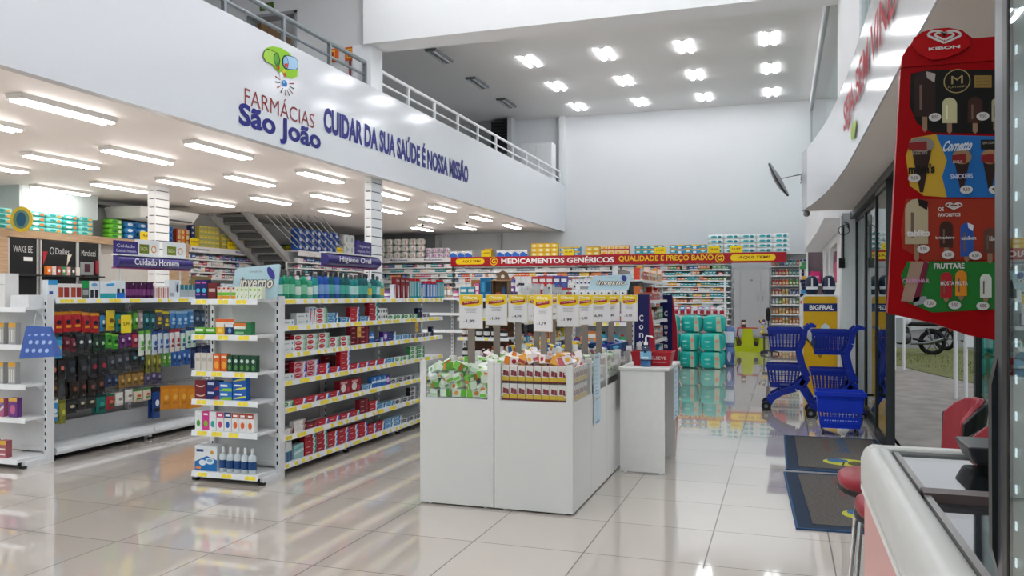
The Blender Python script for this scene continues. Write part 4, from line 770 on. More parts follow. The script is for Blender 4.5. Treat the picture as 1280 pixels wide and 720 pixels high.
for i in range(4):
    p, q, s_, u_ = A[i], A[(i+1) % 4], B_[(i+1) % 4], B_[i]; k = .95
    b.hexa([(p[0],p[1],0),(q[0],q[1],0),(q[0]*k,q[1]*k,0),(p[0]*k,p[1]*k,0),(u_[0],u_[1],h),(s_[0],s_[1],h),(s_[0]*k,s_[1]*k,h),(u_[0]*k,u_[1]*k,h)], rd)
b.box(-.15,-.1,0,.15,.1,.006, rd); b.build('tray_body', t)
b = MB(); b.text('ELSEVE', (.0,-.1145,.055), (1,0,0), (0,-.16,1), .13, .028, M('#e8c8c8'), .01); b.box(.01,-.1112,.03,.13,-.109,.036, M('#e0b8b8')); b.build('lettering', t)
t = thing('sanitiser_bottle', 'clear pump bottle of blue hand sanitiser on the side table', 'bottle', (-1.105, 6.97, .8962))
b = MB(); cg = GLASS('#a8d8ec', .08, 'clear_blue_plastic'); b.lathe([(.044,0),(.048,.01),(.048,.13),(.03,.165),(.014,.175),(.014,.19)], (0,0,0), cg, 20); b.build('bottle_body', t)
b = MB(); b.lathe([(.043,.004),(.045,.012),(.045,.05)], (0,0,0), M('#1f8fc4', .1), 20); b.build('liquid', t)
b = MB(); b.lathe([(.049,.062),(.049,.125)], (0,0,0), M('#7fb8d8', .3), 20); b.quad([(-.03,-.0495,.07),(.03,-.0495,.07),(.03,-.0495,.085),(-.03,-.0495,.085)], WHITE); b.box(-.01,-.051,.12,.014,-.049,.14, M('#17325c')); b.build('label', t)
b = MB(); b.lathe([(.018,.185),(.018,.21),(.008,.212),(.007,.25)], (0,0,0), WHITE, 14); b.tube([(0,0,.25),(.005,-.0,.262),(.05,0,.258),(.058,0,.245)], .007, WHITE, 8); b.build('pump', t)
# ================================================================== WALL SHELVING
PB = .3555; PZ = -.465   # floor offsets needed after scaling the shelving about the camera
def wall_run(label, loc, rz, L_, zs, depth, hdr=True, hx='#e9eaec', texts=(), z1=2.70, hh=.14):
    t = thing('wall_shelving', label, 'shelving', loc, rz); t.scale = (K_, K_, K_); b = MB(); b.box(0,0,PB,L_,.03,z1-.02, M('#c9ccce', .5)); b.build('back_panel', t)
    for z in zs:
        b = MB(); b.box(0,-depth,z-.02,L_,0,z, WHITE); b.box(0,-depth-.006,z-.03,L_,-depth,z+.005, WHITE); b.build('shelf', t)
    n = max(1, round(L_/1.3))
    for i in range(n+1):
        x = L_*i/n; b = MB(); b.box(x-.012,-.04,PB,x+.012,0,z1-.02, POST); b.build('upright', t)
    b = MB(); b.box(0,-depth,PB,L_,0,PB+.08, M('#a9abac')); b.build('plinth', t)
    b = MB(); b.box(0,-depth-.01,z1-.02,L_,.03,z1, WHITE); b.build('top_board', t)
    if hdr:
        b = MB(); b.box(0,-depth-.03,z1-hh,L_,-depth-.01,z1+.005, M(hx, .35)); q = b.build('header_board', t)
        b = MB()
        for x, s_ in texts: b.text(s_, (x,-depth-.033,z1-hh*.62), (1,0,0), (0,0,1), .62 if len(s_) < 13 else .9, hh*.42, M('#4c4c92'), .01)
        if texts: b.build('lettering', q)
    return t
ZW = [2.40-.155*k for k in range(12)]; MED = 'Medicamentos'
wall_run('white wall shelving with header, left side behind the winter sign', (-18.157, 20.633, PZ), R(90), 3.6, ZW[:10], .36, texts=[(.35,MED),(2.0,MED)])
wall_run('short white wall shelving joining the two left runs', (-17.685, 25.873, PZ), 0, 1.1, ZW[:10], .35, texts=[(.35,MED)])
wall_run('white wall shelving behind the Higiene Oral sign', (-16.309, 24.235, PZ), R(90), 4.2, ZW[:10], .36, texts=[(1.5,MED),(3.2,MED)])
wall_run('white rear shelving left of the red banner', (-16.244, 31.178, PZ), 0, 2.66, ZW, .36, texts=[(.5,MED),(1.7,MED)])
wall_run('white rear shelving under the red banner, left of the grey cabinet', (-12.707, 31.178, PZ), 0, 8.35, ZW, .36, hdr=False)
wall_run('white rear shelving of cans, right of the grey cabinet', (-0.354, 31.178, PZ), 0, .95, [2.33,2.06,1.79,1.53,1.27,1.0,.74,.48], .36, hdr=False, z1=2.68)
# medicine boxes: the 300 largest in view one by one, the rest as one lot
pal = ['#2a8f94','#3f9ea8','#d9793a','#d2562c','#c8d8dc','#e3e5e6','#dfe3e8','#b8404a','#3c6cb0','#6a4c9c','#e0b43a','#5aa05a','#8c9ca8','#e4d8cc','#c06a8c','#24406c','#dcdedf','#e8eaea']
cname = {'#2a8f94':'teal','#3f9ea8':'light teal','#d9793a':'orange','#d2562c':'red orange','#c8d8dc':'pale blue','#e3e5e6':'white','#dfe3e8':'cool white','#b8404a':'red','#3c6cb0':'blue','#6a4c9c':'violet','#e0b43a':'yellow','#5aa05a':'green','#8c9ca8':'grey','#e4d8cc':'cream','#c06a8c':'pink','#24406c':'navy','#dcdedf':'light grey','#e8eaea':'bright white'}
MBX = {}
def medbox(hx, w_, h, kind='medicine_box'):
    k = (hx, round(w_, 2), round(h, 2), kind)
    if k not in MBX:
        MBX[k] = carton(f'{cname[hx]} box,', w_*K_, .13, h*K_, hx, [('r',0,.0,1,.25, random.choice(pal)), ('r',.15,.5,.85,.7, '#e8e8e8' if hx not in ('#e3e5e6','#e8eaea') else random.choice(pal[:12]))], name=kind)
    return MBX[k]
cnt = 0; rest = MB(); loc0 = (-9.7, 23.8)
def med_row(x0, x1, z, rowname, indiv, tilt):
    global cnt
    x = x0; k = 0
    while x < x1-.08:
        hx = pal[tilt[int(random.random()*len(tilt))]]; run = random.choice((1,1,2,3)); w_ = random.choice((.08,.1,.12)); h = random.choice((.08,.1,.115))
        for _ in range(run):
            if x+w_ > x1: break
            k += 1; p = medbox(hx, w_, h)
            if indiv and cnt < 300: p.put(((x+w_/2)*K_, 30.8, 1.5+(z-1.5)*K_+.001), 0, f'{nth(k)} from the left, {rowname} of rear shelving', 'medicine boxes on the rear shelving'); cnt += 1
            else:
                q0 = 1.5+(z-1.5)*K_; rest.box(x*K_, 30.74, q0+.001, (x+w_)*K_, 30.86, q0+h*K_, M(hx, .45)); rest.box((x+w_*.1)*K_, 30.737, q0+h*.6, (x+w_*.9)*K_, 30.74, q0+h*.85, M('#e4e4e4'))
            x += w_+.004
        if random.random() < .12: x += .06
TL = [0,1,4,5,6,7,8,13,14,15,16,0,2]; TR = [0,1,0,1,2,3,4,5,8,2,7,11]
for ri, z in enumerate(ZW):
    nm = f'{nth(ri+1)} shelf'
    wgt = TR if ri < 4 else [2,2,3,4,5,0,1,13,16,10]
    med_row(-3.95, -1.4, z, nm+' beside the cabinet,', True, wgt if ri != 6 else [10,0,1,5])
for ri, z in enumerate(ZW[:5]): med_row(-9.65, -4.0, z, nm+' behind the bins,', ri in (1, 2), [0,4,5,2,3,10,8,15,16,6,5,10,2] if ri != 1 else [4,5,6,16,12])
for ri, z in enumerate(ZW[:5]): med_row(-12.35, -9.75, z, 'left', False, TL)
tag(rest.build('medicine_boxes'), 'rows of small mixed medicine boxes filling the far rear shelves', 'boxes', kind='stuff')
def side_row(rz, locx, y0, y1, z, place, kk, tilt):
    y = y0; k = 0
    while y < y1-.08:
        hx = pal[tilt[int(random.random()*len(tilt))]]; w_ = random.choice((.1,.12,.15)); h = random.choice((.07,.09,.11)); k += 1
        p = medbox(hx, w_, h, 'toiletry_box'); p.put((locx*K_, (y+w_/2)*K_, 1.5+(z-1.5)*K_+.001), R(90), f'{nth(k)} from the near end, {nth(kk)} shelf, {place}', 'small goods on the left wall shelving'); y += w_+random.choice((.004,.004,.03))
for k, z in enumerate(ZW[:4]):
    side_row(90, -13.58, 15.8, 19.3, z, 'left wall shelving', k+1, [5,6,16,13,14,7,5,6,17,8,0] if k else [8,8,5,6,14,7,16])
    side_row(90, -12.17, 18.55, 22.65, z, 'shelving behind Higiene Oral', k+1, [5,6,16,7,14,8,0,15,13])
# cans column
canp = [bottle(n, .046, .225, a, '#c4c6c8', c, 1, .06, neck=.9, name='can', cat='can') for n, a, c in (('red can','#a82c2c','#d8b8a0'),('teal can','#1c6c70','#a8c8c4'),('green can','#4c8c34','#d8dcb0'),('orange can','#c8642c','#e8d0a8'),('cream can','#d8c898','#b89450'),('clear bottle','#b4c0c4','#e0e4e6'),('navy can','#24345c','#8c9cc0'))]
for ri, (z, ks) in enumerate(zip([2.33,2.06,1.79,1.53,1.27,1.0,.74], [[0,1,6],[0,3,1,2],[0,3,2,0],[0,4,6,0],[2,4,5,5],[4,4,3,5],[3,4,3,4]])):
    for k in range(10): canp[ks[(k*len(ks))//10] if random.random() < .7 else random.choice(ks)].put((-.275+k*.118, 30.82, 1.5+(z-1.5)*K_+.001), 0, f'{nth(k+1)} from left, {nth(ri+1)} shelf right of grey cabinet', 'cans right of the grey cabinet')
# red banner
t = thing('banner_sign', 'long red MEDICAMENTOS GENÉRICOS banner along the rear shelving', 'sign', (-12.801, 30.6, 2.705)); t.scale = (K_, K_, K_); WB = 9.9; b = MB(); b.box(0,0,0,WB,.03,.285, M('#a81426', .35)); b.build('board', t)
b = MB(); YB = M('#f4d21c', .4); s_ = WB/418.5
def pill(x0, x1, z0, z1, m): 
    r_ = (z1-z0)/2; b.quad([(x0+r_+r_*math.cos(a), -.003, (z0+z1)/2+r_*math.sin(a)) for a in [math.pi/2+math.pi*k/8 for k in range(9)]]+[(x1-r_+r_*math.cos(a), -.003, (z0+z1)/2+r_*math.sin(a)) for a in [-math.pi/2+math.pi*k/8 for k in range(9)]], m)
pill(.17, 1.12, .055, .235, YB); pill(8.42, 9.62, .055, .235, YB)
for cx_ in (1.42, 8.13): b.ring((0,-.003,0), (1,0,0), (0,0,1), cx_, .143, .125, .125, .022, YB); b.text('G', (cx_-.065,-.0035,.075), (1,0,0), (0,0,1), .13, .14, YB, .03)
b.text('AQUI TEM!', (.38,-.006,.1), (1,0,0), (0,0,1), .6, .09, M('#7c3a1c'), .02, .03); b.text('AQUI TEM!', (8.62,-.006,.1), (1,0,0), (0,0,1), .82, .09, M('#7c3a1c'), .02, .03)
b.text('MEDICAMENTOS GENÉRICOS', (1.66,-.004,.06), (1,0,0), (0,0,1), 3.48, .2, M('#f4f0f0'), .03); b.text('QUALIDADE E PREÇO BAIXO', (5.28,-.004,.055), (1,0,0), (0,0,1), 2.68, .19, M('#f0c81c'), .02); b.build('lettering', t)
# goods standing on top of the wall shelving
def top_row(protos, x0, x1, levels, y, group, place, rz=0, z=2.702, fixed=None):
    w_, d, h = dims(protos[0]); k = 0; u = x0*K_; x1 = x1*K_; y = y*K_; z = 1.5+(z-1.5)*K_; fixed = fixed*K_ if fixed is not None else None
    while u+w_ <= x1+.02:
        k += 1
        for l in range(levels):
            p = protos[(k) % len(protos)]
            loc = (fixed, u+w_/2, z+l*(h+.001)) if fixed is not None else (u+w_/2, y, z+l*(h+.001))
            p.put(loc, rz, f'{ST[min(4,levels-1-l)]+" " if levels>1 else ""}{nth(k)} stack, {place}', group)
        u += w_+.012
dia = pack('teal diaper pack', 0.485,0.288,0.124,'#3fb9b4','#e4f0ee','#d8783a'); diw = pack('aqua and white diaper pack', 0.485,0.288,0.124,'#7fd0cc','#2a9a98','#e0a04a'); dig = pack('lime green diaper pack', 0.485,0.288,0.131,'#6ec43a','#2c8a3a','#e4ecd0'); dib = pack('blue diaper pack', 0.472,0.288,0.17,'#2f80c0','#dbe8f0','#1c4c9c')
GT = 'diaper packs above the black panels'
for (ps, a, c_, lv) in (([dia, diw], 10.05, 11.2, 4), ([diw, dia], 11.5, 13.35, 4), ([dig], 13.4, 13.8, 4), ([dib], 13.83, 15.6, 3)): top_row(ps, a, c_, lv, 0, GT, 'over '+('far end' if a > 13.8 else 'lime part' if a > 13.35 else 'first panels' if a < 11.3 else 'middle')+' of wood unit', R(90), 2.712, -13.4)
oran = carton('orange milk tin', 0.183,0.17,0.17,'#e08a34',[('e',.5,.45,.3,.3,'#f0d8a0')], cat='tin', name='milk_tin'); yelt = carton('yellow milk tin', 0.183,0.17,0.17,'#d8c858',[('r',.1,.3,.9,.7,'#a8b088'),('r',0,.85,1,1,'#e8dc7c')], cat='tin', name='milk_tin'); redt = carton('red and cream milk tin', 0.183,0.17,0.17,'#c84a2c',[('r',.3,.1,1,.9,'#dcd0a0')], cat='tin', name='milk_tin'); navt = carton('navy milk tin', 0.183,0.17,0.17,'#22346c',[('e',.5,.5,.3,.2,'#c8d0e0')], cat='tin', name='milk_tin')
GM = 'milk tins on the left wall shelving'; PLc = 'on left wall shelving'
top_row([oran, redt], 14.9+.75, 16.1, 3, 0, GM, PLc+' near end', R(90), 2.702, -13.6); top_row([navt], 16.15, 16.4, 4, 0, GM, PLc+', navy pair', R(90), 2.702, -13.6); top_row([yelt], 16.45, 17.3, 4, 0, GM, PLc+' yellow block', R(90), 2.702, -13.6)
top_row([redt, yelt, yelt, oran], 17.3, 18.9, 3, 0, GM, PLc+' far half', R(90), 2.702, -13.6)
gdp = pack('green and navy diaper pack', 0.262,0.262,0.314,'#3c7c5c','#a8d048','#24406c'); top_row([gdp], -13.45, -12.5, 1, 19.55, GT, 'on the short shelving', 0)
bdp = pack('blue patterned diaper pack', 0.393,0.314,0.262,'#2a58ac','#c8d8ee','#1c2c74', p=9); wdp = pack('white cotton pack', 0.393,0.314,0.393,'#e4eaea','#a8c8d0'); pdp = pack('purple diaper pack', 0.367,0.288,0.314,'#4c3c9c','#c8b8e0','#e0b0b8')
top_row([bdp], 18.5, 20.8, 3, 0, 'blue diaper packs above Higiene Oral', 'behind Higiene Oral sign', R(90), 2.702, -12.2); top_row([wdp], 20.9, 21.6, 2, 0, 'white cotton packs', 'beside blue diaper packs', R(90), 2.702, -12.2); top_row([pdp], 21.6, 22.7, 2, 0, 'purple diaper packs', 'far end behind Higiene Oral', R(90), 2.702, -12.2)
rol = pack('white cotton roll pack', 0.354,0.328,0.275,'#eceae8','#c8dcd4','#d8a8a0', p=3.2); cot = pack('small lilac and white pack', 0.262,0.262,0.21,'#e8e4ec','#a890c0','#d890a8', p=3.5); whb = carton('white box with blue wave', 0.314,0.262,0.262,'#e6eaee',[('p',[(0,0),(1,0),(1,.3),(.4,.75),(0,.5)],'#2f6fd0')], name='formula_box'); ylw = carton('yellow formula box', 0.262,0.262,0.17,'#ecc838',[('e',.5,.4,.3,.3,'#f4ecc8'),('r',0,.85,1,1,'#e09a2c')], name='formula_box'); bly = carton('blue and yellow formula box', 0.262,0.262,0.17,'#3f8cc8',[('r',0,.7,1,1,'#ecc838'),('e',.4,.35,.25,.25,'#e8f0f4')], name='formula_box'); teb = carton('teal and orange formula box', 0.262,0.262,0.17,'#2ca4b8',[('r',0,0,1,.22,'#e09a3c'),('e',.5,.6,.3,.2,'#d8eef0'),('r',0,.9,1,1,'#e0b03c')], name='formula_box')
reb = carton('red and yellow formula box', 0.262,0.262,0.183,'#c83a34',[('r',0,.3,1,.95,'#ecd8a0'),('e',.5,.5,.25,.2,'#e8b030')], name='formula_box')
GTR = 'goods on top of the rear shelving'
top_row([rol], -12.4, -10.75, 3, 23.6, GTR, 'rear left top'); top_row([cot], -10.7, -9.9, 2, 23.6, GTR, 'rear top beside white packs')
top_row([whb], -9.85, -8.9, 1, 23.6, GTR, 'left above AQUI TEM!'); top_row([ylw], -8.7, -8.4, 2, 23.6, GTR, 'yellow pair above banner left'); top_row([whb], -8.3, -7.3, 1, 23.6, GTR, 'above banner left half'); top_row([ylw], -8.3, -6.1, 2, 23.6, GTR, 'above MEDICAMENTOS', z=2.905)if False else None
top_row([ylw], -7.2, -6.3, 3, 23.6, GTR, 'yellow block above MEDICAMENTOS'); top_row([bly], -6.3, -5.6, 2, 23.6, GTR, 'above GENÉRICOS'); top_row([ylw], -5.5, -5.1, 2, 23.6, GTR, 'narrow yellow block mid banner'); top_row([reb], -5.05, -4.1, 2, 23.6, GTR, 'red block above GENÉRICOS'); top_row([teb], -4.05, -3.1, 2, 23.6, GTR, 'teal block above QUALIDADE')
top_row([bly, teb], -3.05, -2.0, 2, 23.6, GTR, 'blue block above PREÇO'); top_row([reb], -1.95, -1.5, 1, 23.6, GTR, 'red pair above BAIXO', z=2.97) if False else None
wav = pack('white pack with teal waves', 0.563,0.393,0.17,'#e2ecec','#3faab4','#2c8c9c', p=10)
top_row([wav], -1.97, .4, 4, 23.62, GTR, 'above the grey cabinet')
ycard = MB(); 
for i, (x, y, z, rz) in enumerate(((-16.899,25.388,3.08,0),(-15.812,26.986,3.08,90),(-15.812,28.82,3.08,90),(-17.659,21.222,3.08,90),(-17.659,23.056,3.08,90),(-11.266,30.623,3.08,0),(-7.86,30.623,3.08,0),(-4.323,30.623,3.08,0),(-2.358,30.623,3.08,0),(-1.572,30.623,3.08,0),(-17.279,18.733,3.086,90))):
    t = thing('price_card', f'yellow price card standing on the wall shelving, {nth(i+1)} listed clockwise from the blue diaper packs', 'tag', (x, y, z), R(rz), 'yellow price cards above the wall shelving'); t.scale = (K_, K_, K_); t['label'] = ('yellow price card on the short shelving','yellow price card under the blue diaper packs','yellow price card at the far end behind Higiene Oral','yellow price card by the orange milk tins','yellow price card among the yellow milk tins','yellow price card above AQUI TEM! at banner left','yellow price card above GENÉRICOS','yellow price card above QUALIDADE','yellow price card above PREÇO BAIXO','yellow price card on the teal wave packs','yellow price card on the blue diaper packs over the wood unit')[i]
    b = MB(); b.box(-.16,-.003,0,.16,.003,.19, M('#f0d41c', .4)); b.build('card', t); b = MB(); b.text('19,99', (-.11,-.0045,.07), (1,0,0), (0,0,1), .22, .06, M('#8a5c10'), .02); b.build('lettering', t)
# ================================================================== WOOD-FRAMED BEAUTY UNIT (left wall)
WOOD = noise_mat('light_oak_veneer', '#a98c6c', '#bfa283', 2.2, .5, 0, 5, (1, 1, 14))
t = thing('beauty_unit', 'wood framed beauty display with black panels on the left wall', 'display', (-17.75, 12.576, -.465), R(90)); t.scale = (K_, K_, K_); L_ = 6.1; dq = .38
b = MB(); b.box(0,-dq,2.57,L_,.02,2.71,WOOD); b.build('wood_header', t); b = MB(); b.box(0,-dq,.3555,1.36,.0,2.57,WOOD); b.build('wood_side', t)
b = MB(); b.box(1.36,-.05,.3555,L_,0,2.57, M('#c9c8c4')); b.build('back_panel', t)
b = MB(); b.box(L_-.9,-dq+.05,.3555,L_,-.05,2.57,WOOD); b.build('wood_side', t)
for x0, x1, s_, bars in ((1.4,1.97,'WAKE BE',1),(2.07,2.86,'Dailus',0),(2.92,3.42,'Marchetti',0)):
    b = MB(); b.box(x0,-dq+.03,1.55,x1,-dq+.07,2.56, M('#17181a', .3)); q = b.build('black_panel', t)
    b = MB(); w_ = x1-x0; b.text(s_, (x0+w_*(.15 if s_ != 'Dailus' else .4),-dq+.025,2.3), (1,0,0), (0,0,1), w_*(.7 if s_ != 'Dailus' else .4), .12, M('#c4c6c8'), .0)
    if s_ == 'Dailus': b.ring((0,-dq+.025,0), (1,0,0), (0,0,1), x0+w_*.3, 2.36, .05, .07, .015, M('#c4c6c8')); b.quad([(x0+.03,-dq+.02,2.34),(x0+.14,-dq+.02,2.34),(x0+.04,-dq+.02,2.08)], M('#a82430')); b.quad([(x1-.2,-dq+.02,2.3),(x1-.1,-dq+.02,2.31),(x1-.22,-dq+.02,2.08)], M('#d8d4c4'))
    b.build('lettering', q)
    b = MB(); b.box(x0-.03,-dq+.01,.36,x0,-dq+.08,2.56, M('#b8babc', .3)); b.box(x1,-dq+.01,.36,x1+.03,-dq+.08,2.56, M('#b8babc', .3)); b.build('panel_frame', t)
    b = MB(); b.box(x0,-dq+.05,.36,x1,-.06,1.56, M('#2a2b2d'))
    b.box(x0,-dq-.14,1.87,x1,-dq+.03,1.898, M('#2a2b2d')); b.build('cabinet_body', t)
b = MB(); b.box(1.7,-dq+.02,2.15,1.88,-dq+.03,2.22, WHITE); b.box(2.96,-dq+.015,1.92,3.28,-dq+.028,2.18, M('#8c9296')); b.box(3.06,-dq+.01,1.98,3.2,-dq+.014,2.14, M('#4c2030')); b.box(3.33,-dq+.01,1.95,3.41,-dq+.028,2.22, M('#8c2430')); b.build('posters', t)
for k in range(7):
    hx = ('#e07a2c','#d8c8c4','#9c3c3c','#4c8c5c','#d0a8a0','#3c4048','#e0d8d0')[k]; carton(f'{("orange","pale","brick red","green","peach","charcoal","cream")[k]} cosmetic box on the black beauty display', .118,.1,.21,hx,[('e',.5,.5,.3,.2,'#e8e4e0')], name='cosmetic_box').put((-17.18, 15.38+k*.144, 2.0245), R(90), '', 'cosmetic boxes on the beauty display')
t = thing('round_sign', 'yellow ringed round sign hanging over the wood unit', 'sign', (-17.03, 14.54, 3.308), R(8)); t.scale = (K_, K_, K_); b = MB(); b.T = Matrix.Rotation(R(90), 4, 'X'); b.lathe([(.23,0),(.23,.02)], (0,0,0), M('#d8b838'), 24); b.T = None; b.ell((0,-.021,0), (1,0,0), (0,0,1), 0, 0, .17, .17, M('#6c8c7c'), 20); b.ell((0,-.023,0), (1,0,0), (0,0,1), 0, 0, .1, .13, M('#2c5c7c'), 16); b.build('disc', t)
b = MB(); b.tube([(0,-.01,.23),(0,-.01,.66)], .004, CHROME, 5); b.build('wire', t)
# ================================================================== MIDDLE GONDOLAS
def mixrow(u, z, x0, x1, desc_pal, place, group, hmax=.2, kinds='bc', yoff=.03):
    x = x0; k = 0
    while x < x1-.06:
        hx, nm = random.choice(desc_pal); w_ = random.choice((.06,.08,.1,.13)); h = hmax*random.choice((.6,.8,1)); n = random.choice((1,2,3)); bt = kinds == 'b' or (kinds == 'bc' and random.random() < .4)
        key = (nm, w_, round(h,2), bt)
        if key not in MBX: MBX[key] = bottle(f'{nm} bottle,', w_*.45, h, hx, random.choice(('#e8e8e8','#2a2c30','#b03030')), '#e4e4e0') if bt else carton(f'{nm} carton,', w_*.96, .08, h, hx, [('r',.1,.55,.9,.8,'#ecebe8'), ('e',.5,.3,.3,.15, random.choice(pal))], name='grocery_box')
        for _ in range(n):
            if x+w_ > x1: break
            k += 1; u.put(MBX[key], x+w_/2, -u.depth+.06+yoff, z+.0012, f'{nth(k)} from left, {place}', group); x += w_+.006
GC = Unit('shelving_gondola', 'grey shelved gondola behind the left bins, long side toward the bins', 'shelving', (-3.6, 10.25, 0), R(90), 3, 1.15, [1.474, 1.16, .86, .56], .36, .1, 1.5, '#77797c', railtags=1)
GCE = Unit('end_shelf_unit', 'brown backed end unit of the gondola behind the left bins', 'shelving', (-4.05, 10.2, 0), 0, 1, .72, [1.474, 1.22, .96, .7, .4], .3, .1, 1.5, '#6b4a35', railtags=1)
P1 = [('#e4e6e8','white'),('#c8a48c','tan'),('#7a4a9c','violet'),('#d06a9c','pink'),('#4aa0b8','blue green')]; Pb = [('#6a3c2c','brown'),('#e6e6e6','white'),('#24282c','black'),('#a4542c','amber')]
Pg = [('#e6e8ea','white'),('#d8e4dc','pale green'),('#3c9c4c','green'),('#4c4c9c','indigo'),('#c43c44','red'),('#dcdcd8','silver'),('#e8e8ec','bright white')]; Py = [('#e8c43c','yellow'),('#3c9cc0','blue'),('#e08a4c','orange'),('#3c9c6c','green'),('#dc5c5c','coral'),('#5c4ca0','violet')]
mixrow(GCE, 1.474, .02, .30, P1, 'top of brown end unit', 'goods on the brown end unit', .24, 'c')
for z, n in ((1.22,'second'),(.96,'third'),(.7,'fourth')): mixrow(GCE, z, .03, .7, Pb, f'{n} shelf, brown end unit', 'goods on the brown end unit', .18, 'b')
mixrow(GC, 1.474, .05, 3.4, Pg, 'top of gondola behind left bins', 'goods on the gondola behind the left bins', .2)
for z, n in ((1.16,'second'),(.86,'third'),(.56,'fourth')): mixrow(GC, z, .05, 3.4, Pg if n != 'third' else Py, f'{n} shelf, gondola behind left bins', 'goods on the gondola behind the left bins', .16)
bluek = carton('tall blue kit box', .15,.06,.26,'#1f6f9c',[('r',.1,.3,.4,.8,'#3f9cc4'),('r',.55,.3,.9,.8,'#134c74')]); tank = carton('tall tan kit box', .15,.06,.24,'#a8683c',[('e',.5,.5,.3,.3,'#d8b08c')])
bluek.put((-3.67, 9.98, 1.4752), 0, 'on the brown end unit', 'goods on the brown end unit'); tank.put((-3.85+.0, 10.12, 1.4752), 0, 'behind the blue kit box', 'goods on the brown end unit')
t = thing('display_house', 'brown cardboard house shaped display standing on the brown end unit', 'display', (-3.47, 10.0, 1.4752)); cb = M('#7c6048', .6)
b = MB(); b.prism([(-.11,0),(.11,0),(.11,.22),(.09,.24),(.06,.33),(0,.36),(-.06,.33),(-.09,.24),(-.11,.22)], 'y', .06, .08, cb); b.box(-.11,-.06,0,-.1,.06,.22,cb); b.box(.1,-.06,0,.11,.06,.22,cb); b.box(-.11,-.06,0,.11,.06,.01,cb); b.box(-.12,-.07,.22,.12,.06,.235,M('#a48460')); b.build('cardboard_body', t)
b = MB(); b.lathe([(.03,0),(.03,.1),(.015,.13),(.015,.15)], (.04,0,.011), M('#2c4c7c',.3), 12); b.lathe([(.045,0),(.05,.03),(.04,.06)], (-.04,0,.011), M('#c4582c'), 12); b.ell((0,.057,0),(1,0,0),(0,0,1),0,.28,.025,.025,M('#e4e0dc'),12); b.build('sample_items', t)
GD = Unit('shelving_gondola', 'grey convenience gondola between two navy vertical signs', 'shelving', (-2.15, 10.9, 0), R(90), 2, 1.2, [1.72, 1.44, 1.14, .84, .54], .38, .1, 1.9, '#8a8c8e', railtags=False)
PC = [('#d8b48c','tan'),('#3c8cb0','blue'),('#5c3c2c','brown'),('#e8d0a0','cream'),('#c83c34','red'),('#4c9c5c','green'),('#2c2c34','black')]
for z, n in ((1.44,'second'),(1.14,'third'),(.84,'fourth'),(.54,'fifth')): mixrow(GD, z, .05, 2.35, PC if n != 'second' else [('#d8442c','red'),('#e8d8d0','cream'),('#e07a3c','orange')], f'{n} shelf, convenience gondola', 'snacks on the convenience gondola', .19, 'c')
mixrow(GD, 1.72, .05, 2.35, [('#d84a34','red'),('#ecdcd4','cream'),('#e8a43c','orange')], 'top of convenience gondola', 'snacks on the convenience gondola', .2, 'c')
GDE = Unit('end_shelf_unit', 'white end unit with the small winter sign behind the right bins', 'shelving', (-2.62, 10.55, 0), 0, 1, .78, [1.474, 1.16, .86, .56], .3, .1, 1.5, '#c2c4c6', railtags=1)
for z, n in ((1.16,'second'),(.86,'third'),(.56,'fourth')): mixrow(GDE, z, .03, .76, Py, f'{n} shelf, end unit behind right bins', 'goods on the end unit behind the right bins', .18)
wbt = carton('white box with black loop mark', .085,.06,.1,'#e8ebee',[('e',.4,.6,.15,.15,'#4c5054'),('r',.2,.2,.6,.3,'#a8acb0')])
fill(GDE, 1.474, .03, [(wbt,8,1)], 'top shelf', 'white boxes under the small winter sign', 'end unit behind right bins')
winter_sign('smaller pale blue inverno sign above the right bins', (-2.12, 10.34, 1.58), .56, .2)
GE2 = Unit('shelving_gondola', 'white low gondola beyond the left bins carrying tall white bottles', 'shelving', (-5.45, 14.6, 0), 0, 1, 2.15, [1.62, 1.3, 1.0, .7], .36, .1, 1.7, '#9c9ea0', railtags=False)
for z, n in ((1.62,'top'),(1.3,'second'),(1.0,'third')): mixrow(GE2, z, .04, 1.95, Pg, f'{n} shelf, gondola beyond the bins', 'goods on the gondola beyond the bins', .24)
GF2 = Unit('shelving_gondola', 'white gondola behind the oral care gondola toward the rear shelving', 'shelving', (-6.9, 13.5, 0), 0, 2, 1.3, [1.474, 1.2, .9], .34, .1, 1.55, '#9c9ea0', railtags=False)
mixrow(GF2, 1.474, .04, 2.55, P1, 'top of gondola behind oral care', 'goods on the gondola behind oral care', .24)
GH = Unit('shelving_gondola', 'pale gondola in the middle distance left of the convenience signs', 'shelving', (-5.2, 17.6, 0), 0, 2, 1.3, [1.75, 1.45, 1.15], .34, .1, 1.85, '#a4a6a8', railtags=False)
for z, n in ((1.75,'top'),(1.45,'second')): mixrow(GH, z, .04, 2.55, [('#3c3c8c','indigo'),('#d8d8e0','silver white'),('#7c5ca8','violet'),('#e4e4e4','white')], f'{n} shelf of middle distance gondola', 'goods on the middle distance gondola', .2, 'c')
def vsign(label, y, x):
    t = thing('vertical_sign', label, 'sign', (x, y, 0)); b = MB(); b.box(-.2,0,0,.0,.03,1.52, M('#1c1c58', .3)); b.build('navy_board', t)
    b = MB(); pts = [(0,0),(.03,0),(.09,.5),(.07,1.0),(.0,1.52)]; b.prism(pts, 'y', 0, .03, M('#a01c34', .3)); b.build('red_edge', t)
    b = MB()
    for k, ch in enumerate('Conveniência'): h_ = .085 if ch == 'C' else .06; b.text(ch, (-.13+(.015 if ch == 'i' else 0),-.004,1.17-k*.105), (1,0,0), (0,0,1), .055 if ch != 'i' and ch != 'ê' else .03 if ch == 'i' else .05, h_*(1.3 if ch in 'êi' else 1), M('#e4e4ec'), .02)
    b.build('lettering', t)
vsign('navy and red vertical Conveniência sign, the left one behind the bins', 10.55, -1.63); vsign('navy and red vertical Conveniência sign, the right one beside diaper packs', 13.45, -1.70)
